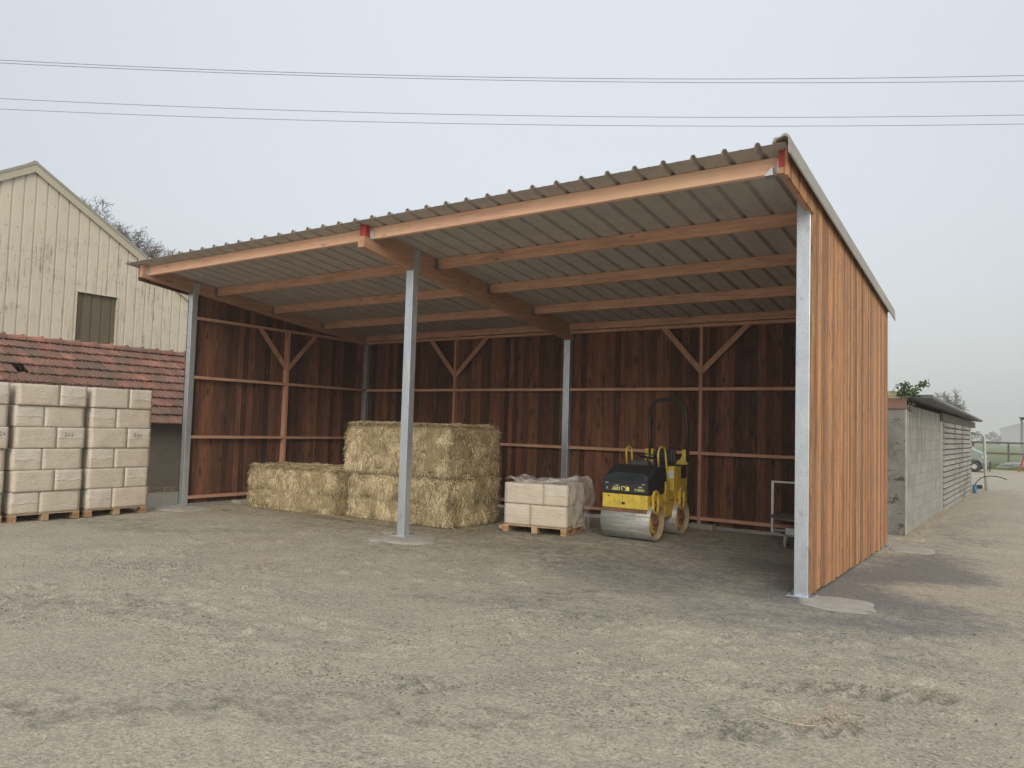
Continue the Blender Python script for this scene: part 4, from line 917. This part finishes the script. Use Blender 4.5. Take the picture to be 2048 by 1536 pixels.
for s in (-1, 1):
    mb = MB(); e = AY + s * (HW + .3); za, ze = AZ + .08, AZ + .08 - SB * (HW + .3)
    mb.hexa([(XB + .05, AY, za - .26), (XB + .075, AY, za - .26), (XB + .075, e, ze - .26), (XB + .05, e, ze - .26)], [(XB + .05, AY, za), (XB + .075, AY, za), (XB + .075, e, ze), (XB + .05, e, ze)])
    build('verge_trim', mb, Mtrim, bn)
    mb = MB(); mb.hexa([(XB - 24, AY, za - .06), (XB + .09, AY, za - .06), (XB + .09, e, ze - .06), (XB - 24, e, ze - .06)], [(XB - 24, AY, za + .02), (XB + .09, AY, za + .02), (XB + .09, e, ze + .02), (XB - 24, e, ze + .02)])
    build('roof', mb, M['sheet'], bn)
    bx('side_wall', (XB - 23.9, XB - .01, AY + s * HW - .05, AY + s * HW + .0, -.05, AZ - SB * HW - .05), Mcream, bn)
mb = MB(); mb.cyl((XB - 24, AY, AZ + .06), (XB + .06, AY, AZ + .03), .09, 10); build('ridge_cap', mb, M['sheet'], bn)
mb = MB()
for zz in (7.2, 6.45, 5.7, 4.95, 4.2, 3.5):
    for k in range(-8, 26):
        y = k * .28 + .13 + (.02 if k % 2 else 0)
        if zr_(y) > zz + .3 and not (1.6 < y < 2.9 and 3.2 < zz < 5.1): mb.box(XB + .001, XB + .012, y - .010, y + .010, zz - .010, zz + .010)
build('screw_row', mb, M['galvdark'], bn)['kind'] = 'stuff'

# ------------------------------------------------------------------ bare trees
def branch_tree(name, base, trunk_h, limb, nl, seed, label, m, r0, twig, levels=5, elev=(.35, 1.2)):
    r = random.Random(seed); tr_ = MB(); cr = MB(); t = thing(name, label, 'tree', base)
    tp = Vector(base) + Vector((0, 0, trunk_h)); tr_.tube([base, tuple(Vector(base).lerp(tp, .5) + Vector((.1, .08, 0))), tuple(tp), tuple(tp + Vector((0, .1, limb * .25)))], [r0, r0 * .85, r0 * .75, r0 * .4], 8, cap=False)
    def grow(p, d, L, rad, lev):
        n_ = 5; pts = [tuple(p)]; rs = [rad]
        for k in range(n_):
            d = (d + Vector((r.gauss(0, .2), r.gauss(0, .2), r.gauss(0, .17) + (.05 if lev < 2 else -.01)))).normalized(); p = p + d * L / n_; f = (k + 1) / n_
            pts.append(tuple(p)); rs.append(max(twig * .6, rad * (1 - .55 * f)))
            if lev < levels and (k > 0 or lev > 0):
                for q in range(2 if lev in (0, 1, 2) and r.random() < .7 else 1):
                    sd_ = Vector((r.gauss(0, 1), r.gauss(0, 1), r.gauss(.1, .8))).normalized()
                    grow(p.copy(), (d * .8 + sd_ * .85).normalized(), L * r.uniform(.42, .62) * (1.1 - .3 * f), max(twig, rs[-1] * .55), lev + 1)
        cr.tube(pts, rs, 5 if lev < 2 else 3, cap=False)
    for k in range(nl):
        a = 2 * PI * k / nl + r.uniform(-.4, .4); e = r.uniform(*elev)
        grow(tp + Vector((0, 0, r.uniform(-.3, .25) * limb * .4)), Vector((math.cos(a) * math.cos(e), math.sin(a) * math.cos(e), math.sin(e))), limb * r.uniform(.8, 1.1), r0 * .5, 0)
    build('trunk', tr_, m, t, recalc=False); build('crown', cr, m, t, recalc=False); return t
Mbark = mat('bare_bark', (.15, .14, .13), .95, var=.2)
branch_tree('bare_tree', (-20, 7.6, 0), 5.2, 4.1, 18, 11, 'big leafless tree whose grey twigs show above the cream barn roof', Mbark, .26, .0085, levels=4)
branch_tree('bare_tree', (4.9, 90, 0), 3.6, 2.5, 8, 8, 'small misty leafless tree beyond the roof of the concrete block outbuilding', mat('far_bark', (.12, .11, .10), .95), .12, .014, levels=3, elev=(.75, 1.4))

# ------------------------------------------------------------------ concrete block outbuilding on the right
ob = thing('block_outbuilding', 'long low grey concrete block outbuilding with corrugated roof behind the orange plank wall', 'outbuilding', (10, 14, 0))
XO = 11.65; YA, YB = 6.16, 23.3
def blocks(n, co, out, b):
    s = n.new('ShaderNodeSeparateXYZ', Vector=co); v = n.new('ShaderNodeCombineXYZ', X=s.outputs[1], Y=s.outputs[2]).outputs[0]
    br = n.new('ShaderNodeTexBrick', Vector=v, Scale=1., Mortar__Size=.012, Mortar__Smooth=.3, Bias=0.); br.inputs['Brick Width'].default_value = .5; br.inputs['Row Height'].default_value = .21
    br.inputs['Color1'].default_value = (.9, .9, .9, 1); br.inputs['Color2'].default_value = (1.08, 1.08, 1.06, 1); br.inputs['Mortar'].default_value = (.82, .82, .80, 1)
    out = n.mix(1., out, br.outputs['Color'], 'MULTIPLY')
    st = n.noise(n.map(co, (1, 7, .35)), 2.4, 5, .7); zz = s.outputs[2]
    k = n.math('MULTIPLY', n.ramp(st, .46, .58), n.ramp(zz, .4, 1.8, .2, .95)); out = n.mix(k, out, (.13, .125, .10))
    return n.mix(n.math('MULTIPLY', n.ramp(zz, .35, .05), .35), out, (.33, .29, .19))
Mblock = mat('concrete_block', (.37, .37, .345), .95, var=.2, ns=2.5, fine=(60, (1, 1, 1), .1), extra=blocks, bump=.3, bs=30)
Mrend = mat('rough_render', (.23, .232, .22), .95, var=.3, ns=3.5, fine=(40, (1, 1, 1), .12), patches=(((.075, .07, .055), 6, (1, 1, 1.3), .55, .62), ((.26, .265, .25), 1.5, (1, 1, 2), .55, .75)), bump=.5, bs=16)
bx('block_wall', (XO - .2, XO, YA + .02, 11.55, -.05, 2.28), Mblock, ob); bx('gable_wall', (6.0, XO - .002, YA, YA + .018, -.05, 2.22), Mrend, ob, bevel=.004)
bx('corner_edge', (XO - .028, XO + .004, YA - .004, YA + .05, -.05, 2.20), mat('pale_mortar', (.40, .385, .33), .95, var=.2, ns=9), ob, bevel=.01)
bx('rear_side_wall', (6.0, 6.2, YA + .02, YB - .2, -.05, 2.2), Mblock, ob)
bx('timber_lintel', (6.0, XO + .006, YA - .03, YA - .005, 2.205, 2.375), mat('red_brown_timber', (.23, .14, .11), .85, var=.25, ns=3, stretch=(.4, 3, 3), fine=(12, (.6, 5, 5), .2)), ob, bevel=.006)
bx('head_beam', (XO - .16, XO - .01, 11.55, YB, 2.14, 2.33), mat('weathered_beam', (.16, .15, .12), .9, var=.25, ns=2), ob)
bx('block', (XO - .2, XO + .02, 11.45, 11.95, 2.12, 2.32), mat('dark_block', (.05, .045, .04), .9, var=.3), ob)
bx('concrete_post', (XO - .15, XO + .012, 11.56, 11.98, -.05, 2.119), mat('smooth_concrete', (.34, .34, .31), .9, var=.12, ns=2, stretch=(1, 4, .5)), ob, bevel=.006)
bx('door_track', (XO + .02, XO + .04, 12.02, 12.08, 1.12, 2.1), M['galvdark'], ob)
Mslat = mat('weathered_slats', (.33, .315, .285), .9, var=.16, ns=2.2, stretch=(1, 1.2, 3), tone=.08, fine=(20, (1, .5, 6), .16), patches=(((.12, .115, .10), 1.0, (1, .9, .8), .50, .68),))
pan = [(11.99, XO + .015, 14.40, XO + .03), (14.50, XO + .03, 16.93, XO + .045), (17.05, XO + .045, 19.92, XO + .055), (20.06, XO + .05, 22.95, XO - .42)]
for (ya, xa, yb_, xb) in pan:
    mb = MB(); ns_ = 16; ph = 2.1 / ns_; gp_ = .030; R5 = random.Random(int(ya))
    for k in range(ns_):
        z0 = .03 + k * ph; mb.tone = R5.random(); j = R5.uniform(-.004, .004)
        mb.hexa([(xa + .004, ya, z0 + .006), (xa + .026 + j, ya, z0 + .006), (xb + .026 + j, yb_, z0 + .006), (xb + .004, yb_, z0 + .006)], [(xa - .010, ya, z0 + ph - gp_), (xa + .006 + j, ya, z0 + ph - gp_), (xb + .006 + j, yb_, z0 + ph - gp_), (xb - .010, yb_, z0 + ph - gp_)])
    p_ = build('slatted_door', mb, Mslat, ob)
    mb = MB(); mb.hexa([(xa - .05, ya, .0), (xa - .02, ya, .0), (xb - .02, yb_, .0), (xb - .05, yb_, .0)], [(xa - .05, ya, 2.13), (xa - .02, ya, 2.13), (xb - .02, yb_, 2.13), (xb - .05, yb_, 2.13)]); build('slat_gap_shade', mb, Blk, p_)  # black sheet behind the slats, painted shade for the gaps
# footing strip
mb = MB(); R6 = random.Random(5)
for k in range(60):
    ya = 6.1 + k * .29; mb.tone = R6.random(); mb.hexa([(XO + .001, ya, -.05), (XO + .16 + R6.uniform(-.03, .05), ya, -.05), (XO + .16 + R6.uniform(-.03, .05), ya + .31, -.05), (XO + .001, ya + .31, -.05)], [(XO + .001, ya, .07), (XO + .06 + R6.uniform(-.02, .04), ya, .025 + R6.uniform(-.01, .02)), (XO + .06 + R6.uniform(-.02, .04), ya + .31, .025 + R6.uniform(-.01, .02)), (XO + .001, ya + .31, .07)])
build('footing', mb, mat('mossy_footing', (.27, .235, .17), .95, var=.4, ns=6, tone=.06), ob, bevel=.015)
bx('footing', (10.9, 11.95, 5.75, 6.12, -.06, .05), mat('kerb_concrete', (.36, .32, .24), .95, var=.25, ns=4), ob, bevel=.03)
# corrugated roof: waves repeat along Y, sheet rises slightly towards -X
def corr_roof():
    mb = MB(); mb.smooth = True; ys = np.arange(6.30, 22.85, .177 / 8); o = 0; nxs = 5
    for t in (0, 1):
        o = len(mb.v)
        for y in ys:
            xe = 12.04 - (y - 6.3) * .0095; wv = .030 * math.sin(2 * PI * y / .177)
            for i in range(nxs):
                x = xe + (5.9 - xe) * i / (nxs - 1); zz = 2.415 - (y - 6.3) * .0015 + (xe - x) * .05 + wv - t * .012; mb.v.append((x, y, zz))
        for j in range(len(ys) - 1):
            for i in range(nxs - 1):
                q = [o + j * nxs + i, o + j * nxs + i + 1, o + (j + 1) * nxs + i + 1, o + (j + 1) * nxs + i]; mb.face(q[::-1] if t == 0 else q)
    L = len(ys) * nxs
    for j in range(len(ys) - 1): mb.face([j * nxs, (j + 1) * nxs, L + (j + 1) * nxs, L + j * nxs])
    return build('corrugated_roof', mb, mat('fibre_cement', (.36, .37, .36), .85, var=.14, ns=3, patches=(((.16, .16, .15), 4, (1, 1, 1), .6, .75),)), ob, recalc=False)
corr_roof()
bx('roof_edge', (11.70, 12.04, 6.26, 6.296, 2.395, 2.455), mat('slate_blue_edge', (.10, .13, .155), .6), ob)
bx('roof_slab', (6.0, 11.66, YA - .02, 6.26, 2.378, 2.42), mat('mossy_slab', (.30, .30, .17), .95, var=.35, ns=9, patches=(((.08, .11, .03), 8, (1, 1, 1), .5, .65),)), ob, bevel=.012)
bx('cap_block', (10.8, 11.50, YA + .0, 6.3, 2.42, 2.515), mat('mossy_cap', (.36, .37, .23), .95, var=.3, ns=9, patches=(((.10, .14, .04), 9, (1, 1, 1), .5, .65),)), ob, bevel=.012)
# ivy on the roof corner
iv = thing('ivy', 'dark green ivy sprawling over the mossy roof corner of the concrete block outbuilding', 'ivy', (11.6, 6.25, 2.43))
R7 = random.Random(12); st = MB(); lf = MB()
paths = [[(11.52, 6.25, 2.40), (11.60, 6.22, 2.50), (11.70, 6.20, 2.52), (11.80, 6.2, 2.56), (11.90, 6.18, 2.63), (11.955, 6.16, 2.66)], [(11.50, 6.2, 2.42), (11.58, 6.15, 2.47), (11.68, 6.14, 2.46), (11.80, 6.14, 2.47)], [(11.56, 6.15, 2.44), (11.60, 6.14, 2.54), (11.62, 6.14, 2.60), (11.63, 6.13, 2.63)],
         [(11.64, 6.14, 2.42), (11.69, 6.16, 2.33), (11.70, 6.2, 2.26), (11.70, 6.35, 2.15)], [(11.45, 6.2, 2.42), (11.44, 6.2, 2.52), (11.50, 6.2, 2.64), (11.54, 6.2, 2.60)], [(11.35, 6.2, 2.45), (11.30, 6.2, 2.56), (11.28, 6.2, 2.60)]]
def leaf(mb, p, s):
    a = R7.uniform(0, 2 * PI); u = Vector((math.cos(a), R7.uniform(-.6, .6), math.sin(a))).normalized(); w_ = u.cross(Vector((R7.gauss(0, .5), 1, R7.gauss(0, .5)))).normalized()
    o5 = [(0, -.5), (.5, -.35), (.32, .05), (.42, .3), (.12, .28), (0, .7), (-.12, .28), (-.42, .3), (-.32, .05), (-.5, -.35)]
    mb.add([tuple(p + u * (x * s) + w_ * (y * s)) for x, y in o5], [tuple(range(10))])
for pi, pts in enumerate(paths):
    st.tube(pts, .005, 5)
    if pi in (4, 5): cnt, sp_ = 5, .01
    else: cnt, sp_ = (115 if pi < 2 else 55 if pi == 2 else 16), .035
    for i in range(cnt):
        k = R7.random() ** .8 * (len(pts) - 1); i0 = min(int(k), len(pts) - 2); f_ = k - i0; q = Vector(pts[i0]).lerp(Vector(pts[i0 + 1]), f_)
        q += Vector((R7.gauss(0, sp_), R7.gauss(0, sp_), R7.gauss(0, sp_ * .75))); lf.tone = R7.random(); leaf(lf, q, R7.uniform(.025, .045) if pi < 4 else .02)
build('stem', st, mat('ivy_stem', (.12, .09, .05), .9), iv, recalc=False); build('foliage', lf, mat('ivy_leaf', (.045, .085, .03), .55, tone=.55, spec=.4, patches=(((.17, .2, .07), 14, (1, 1, 1), .62, .7),)), iv, recalc=False)

# gooseneck pipe, tap and hose
gp = MB(); gp.smooth = True
pts = [(12.01, 22.3, -.05), (11.985, 22.3, .8), (11.955, 22.3, 1.80)] + [(11.955 - .13 + .13 * math.cos(t), 22.3, 1.80 + .13 * math.sin(t)) for t in np.linspace(.3, PI / 2, 6)] + [(11.5, 22.3, 1.945)]
gp.tube(pts, .045, 12); o = build('vent_pipe', gp, mat('grey_pipe', (.45, .47, .46), .5, .2, var=.08)); tagd(o, 'pale grey gooseneck pipe standing at the far corner of the block outbuilding', 'pipe')
wt = thing('water_hydrant', 'small blue standpipe with a black hose arching out of it beside the slatted doors', 'standpipe', (11.8, 20.3, 0))
mb = MB(); mb.smooth = True; mb.tube([(11.79, 20.3, -.05), (11.79, 20.3, .06), (11.795, 20.3, .28)], [.035, .05, .07], 12); build('blue_sleeve', mb, mat('blue_plastic', (.03, .16, .36), .5), wt)
mb = MB(); mb.smooth = True; mb.tube([(11.795, 20.3, .25), (11.84, 20.3, .37), (11.95, 20.3, .49), (12.08, 20.3, .56), (12.25, 20.3, .585), (12.42, 20.3, .575), (12.58, 20.3, .53), (12.66, 20.3, .49)], .014, 8); build('hose', mb, Blk, wt)
mb = MB(); mb.box(11.86, 12.00, 20.28, 20.32, .16, .28); mb.cyl((11.98, 20.27, .2), (11.98, 20.26, .2), .03, 10); build('bracket', mb, Blk, wt)

# ------------------------------------------------------------------ things at the end of the lane
Mf = mat('dark_fence_wood', (.10, .085, .065), .9, var=.25)
fe = thing('paddock_fence', 'dark brown post and rail fence along the pasture', 'fence', (11.7, 54.7, 0))
for k in range(-8, 9):
    x = 11.73 + k * 2.1; mb = MB(); mb.box(x - .06, x + .06, 54.66, 54.78, -.1, 1.62); build('post', mb, Mf, fe, bevel=.01)
for zz in (1.52, .78):
    mb = MB(); mb.box(-6, 29, 54.58, 54.655, zz, zz + .13); build('rail', mb, Mf, fe, bevel=.01)
van = thing('parked_van', 'silver green van mostly hidden behind the far corner of the block outbuilding', 'van', (8.9, 40.3, 0))
Mv = mat('van_paint', (.30, .36, .35), .3, .4, var=.05); Mgl = mat('dark_glass', (.03, .035, .04), .08, spec=.8)
prof_v = [(6.8, .30), (6.75, .8), (6.85, 1.75), (7.1, 1.92), (9.55, 1.95), (9.95, 1.80), (10.62, 1.20), (11.06, 1.02), (11.18, .80), (11.2, .38), (10.98, .30), (10.96, .36), (10.9, .54), (10.78, .66), (10.62, .70), (10.46, .66), (10.34, .54), (10.28, .36), (10.26, .28), (8.06, .28), (8.0, .45), (7.8, .62), (7.6, .62), (7.4, .45), (7.34, .28)]
mb = MB(); mb.prism(prof_v, lambda a, b: (a, 39.5, b), lambda a, b: (a, 41.3, b)); bd = build('body', mb, Mv, van, bevel=.03)
mb = MB(); mb.prism([(9.0, 1.25), (10.38, 1.25), (9.90, 1.72), (9.0, 1.80)], lambda a, b: (a, 39.49, b), lambda a, b: (a, 39.5, b)); build('side_window', mb, Mgl, van)
mb = MB(); mb.hexa([(10.58, 39.62, 1.245), (10.60, 39.62, 1.235), (10.60, 41.18, 1.235), (10.58, 41.18, 1.245)], [(9.99, 39.72, 1.775), (10.02, 39.72, 1.765), (10.02, 41.08, 1.765), (9.99, 41.08, 1.775)]); build('windscreen', mb, Mgl, van)
mb = MB(); mb.box(10.36, 10.52, 39.25, 39.42, 1.28, 1.44); mb.box(10.4, 10.48, 39.4, 39.5, 1.28, 1.34); build('wing_mirror', mb, Blk, van, bevel=.02)
mb = MB(); mb.box(10.95, 11.22, 39.48, 41.32, .30, .52); build('bumper', mb, mat('bumper_plastic', (.12, .15, .15), .6), van, bevel=.03)
mb = MB(); mb.box(10.98, 11.13, 39.47, 39.8, .74, .92); build('headlight', mb, mat('lamp_lens', (.6, .6, .58), .2), van, bevel=.02)
for wx_ in (10.62, 7.70):
    for wy_ in (39.5, 41.1):
        mb = MB(); mb.smooth = True
        pr = [(0, .13), (0, .26), (.03, .30), (.17, .30), (.20, .26), (.20, .13)]; o0 = len(mb.v); nn_ = 28
        for (dy, r_) in pr: mb.v += [(wx_ + r_ * math.cos(2 * PI * j / nn_), wy_ - .01 + dy, .30 + r_ * math.sin(2 * PI * j / nn_)) for j in range(nn_)]
        for i in range(len(pr) - 1):
            for j in range(nn_): mb.face([o0 + i * nn_ + j, o0 + i * nn_ + (j + 1) % nn_, o0 + (i + 1) * nn_ + (j + 1) % nn_, o0 + (i + 1) * nn_ + j])
        wh = build('wheel', mb, mat('tyre', (.03, .03, .03), .8), van)
        mb = MB(); mb.tube([(wx_, wy_ + .01, .30), (wx_, wy_ + .16, .30)], .195, 20); build('rim', mb, M['galv_small'], wh)
for k, (x, dz) in enumerate(((11.085, .50), (11.21, .52))):
    mb = MB(); mb.smooth = True; mb.tube([(x, 42, -.02), (x, 42, .15), (x + .01, 42, dz - .06), (x + .01, 42, dz)], [.03, .028, .05, .055], 8); o = build('bollard', mb, Blk)
    tagd(o, 'short dark stub post just right of the gooseneck pipe, ' + ('nearer the pipe' if k == 0 else 'farther from the pipe'), 'post', 'dark stub posts by the lane')
Mp = mat('grey_post_steel', (.34, .37, .38), .5, .3, var=.15)
for k, (xa, ya, xb, yb_, zz) in enumerate(((11.3, 48.2, 12.6, 48.5, .06), (11.35, 48.5, 12.75, 48.1, .17), (11.45, 48.35, 12.9, 48.9, .28), (11.7, 48.1, 13.0, 48.35, .36), (11.25, 48.0, 11.9, 48.6, .10))):
    mb = MB(); mb.box(0, 1, -.045, .045, -.045, .045, Matrix.Translation((xa, ya, zz - .03)) @ Matrix.Rotation(math.atan2(yb_ - ya, xb - xa), 4, 'Z') @ Matrix.Rotation(-.06, 4, 'Y') @ Matrix.Diagonal((math.hypot(xb - xa, yb_ - ya), 1, 1, 1)))
    o = build('steel_bar', mb, Mp, bevel=.01); tagd(o, 'grey steel bar in the heap on the grass verge by the fence', 'steel bar', 'grey steel bars heaped on the verge')
mb = MB()
for (a, b) in (((12.52, 43, -.05), (12.86, 43, 1.15)), ((13.3, 43, -.05), (12.9, 43, 1.15)), ((12.62, 43, .25), (13.2, 43, .25)), ((12.88, 43, 1.1), (12.88, 44.2, 1.1)), ((12.52, 44.2, -.05), (12.86, 44.2, 1.15)), ((13.3, 44.2, -.05), (12.9, 44.2, 1.15))): mb.tube([a, b], .05, 6)
o = build('red_implement', mb, mat('faded_red', (.33, .085, .06), .7)); tagd(o, 'faded red slanted metal frame at the right edge of the lane', 'farm implement')
sh2 = thing('lean_to', 'dark roofed shelter on a thin pole poking in at the right edge', 'shelter', (14, 63, 0))
mb = MB(); mb.hexa([(12.3, 61.5, 3.50), (18, 61.5, 2.95), (18, 67, 2.95), (12.3, 67, 3.50)], [(12.2, 61.5, 3.57), (18, 61.5, 3.9), (18, 67, 3.9), (12.2, 67, 3.57)]); build('roof', mb, mat('dark_roof', (.06, .07, .07), .7), sh2)
for (x, y) in ((12.33, 61.7), (17.8, 61.7), (12.33, 66.8), (17.8, 66.8)):
    mb = MB(); mb.cyl((x, y, -.1), (x, y, 3.55), .045, 8); build('pole', mb, Mp, sh2)
def FS(x, y, z, k=1.65): return (13.525 + (x - 13.525) * k, -8.41 + (y + 8.41) * k, 1.7 + (z - 1.7) * k if z > .6 else -.1)
fb = thing('far_barn', 'pale grey metal barn fading into the mist beyond the pasture', 'barn', (12, 430, 0))
mb = MB(); pfb = [(4.2, .55), (21, .55), (21, 5.15), (12.6, 7.95), (4.2, 5.15)]
mb.prism(pfb, lambda a, b: FS(a, 250, b), lambda a, b: FS(a, 275, b)); build('wall', mb, mat('grey_sheet', (.34, .355, .40), .7, var=.06, ns=.5), fb)
for s in (0, 1):
    mb = MB(); xe = (4.0, 21.2)[s]; mb.hexa([FS(*q) for q in ((xe, 249.7, 5.1), (12.6, 249.7, 7.98), (12.6, 275.3, 7.98), (xe, 275.3, 5.1))], [FS(*q) for q in ((xe, 249.7, 5.3), (12.6, 249.7, 8.18), (12.6, 275.3, 8.18), (xe, 275.3, 5.3))]); build('roof', mb, mat('pale_roof', (.42, .43, .44), .6), fb)
mb = MB(); R8 = random.Random(2)
for i in range(2600):
    x = R8.uniform(-80, -1.0); hmax = 5.4 * (.5 + mnoise.noise(Vector((x * .35, 0, 0))) * .5 + .45); z_ = R8.random() * max(.5, hmax); y = 400 + R8.uniform(-3, 3); s = R8.uniform(.25, .6); a = R8.uniform(0, PI)
    mb.tone = R8.random(); mb.add([(x - s * math.cos(a), y, z_ - s * math.sin(a)), (x + s * math.sin(a), y + s, z_ - s * math.cos(a)), (x + s * math.cos(a), y, z_ + s * math.sin(a))], [(0, 1, 2)])
o = build('far_wood', mb, mat('far_foliage', (.07, .075, .06), .95, tone=.4), recalc=False); tagd(o, 'low line of distant trees dissolving in the mist', kind='stuff')

# ------------------------------------------------------------------ overhead cables
C = Vector((13.525, -8.4115, 1.7)); Mw = mat('cable', (.16, .17, .19), .6)
def cable(d0, d1, dm, label, hgt=8.7):
    p0 = C + Vector(d0) * ((hgt - 1.7) / d0[2]); p1 = C + Vector(d1) * ((hgt - 1.7) / d1[2])
    hd = Vector((p1.x - p0.x, p1.y - p0.y, 0)); L = hd.length; e = hd / L; nrm2 = Vector((-e.y, e.x, 0)); dmv = Vector(dm)
    t = (p0 - C).dot(nrm2) / dmv.dot(nrm2); pm = C + dmv * t; s = (pm - p0).dot(e); sag = pm.z - hgt
    k = sag / (s * (s - L)) ; pts = []
    for i in range(-10, 34):
        q = i * L / 20; pts.append((p0.x + e.x * q, p0.y + e.y * q, hgt + k * q * (q - L)))
    mb = MB(); mb.tube(pts, .0055, 6); o = build('overhead_cable', mb, Mw); tagd(o, label, 'cable', 'overhead cables crossing the sky')
    return pts
def ray(x, y): return Fv + Rv * ((x - 1024) / 1521.94) - Uv * ((y - 768) / 1521.94)
W_ = [((-1.11915566, .41049228, .46147737), (-.01333005, 1.17728792, .4804791), (-.5663456, .79469549, .4581914), 'topmost of the four thin cables crossing the sky above the shed'),
      ((-1.11918727, .4107401, .45754296), (-.01338801, 1.17774224, .47326601), (-.56640, .79507, .45440), 'second cable from the top, running just under the topmost one'),
      ((-1.11956138, .41367254, .41098579), (-.01374631, 1.18055078, .42867605), (-.56674605, .79783444, .40835556), 'third cable from the top, well below the upper pair'),
      ((-1.11967203, .41453988, .39721536), (-.01384115, 1.18129421, .41687282), (-.56690, .79890, .39670), 'lowest of the four thin cables crossing the sky')]
for a in W_: cable(a[0], a[1], a[2], a[3])

# ------------------------------------------------------------------ mist
mb = MB(); mb.box(-645, 645, -645, 645, -1.1, 14.5); hz = build('haze', mb, []) if False else None
me = bpy.data.meshes.new('haze'); me.from_pydata(mb.v, [], mb.f); hz = bpy.data.objects.new('haze', me); COL.objects.link(hz); tagd(hz, 'thin winter mist lying over the whole place', kind='stuff')
hm = bpy.data.materials.new('mist'); hm.use_nodes = True; hm.node_tree.nodes.clear(); hn = N(hm)
pv = hn.new('ShaderNodeVolumePrincipled', Density=.0014, Anisotropy=.2); pv.inputs['Color'].default_value = (.95, .96, .97, 1)
ou = hn.new('ShaderNodeOutputMaterial', Volume=pv.outputs[0]); me.materials.append(hm); hz.visible_shadow = True
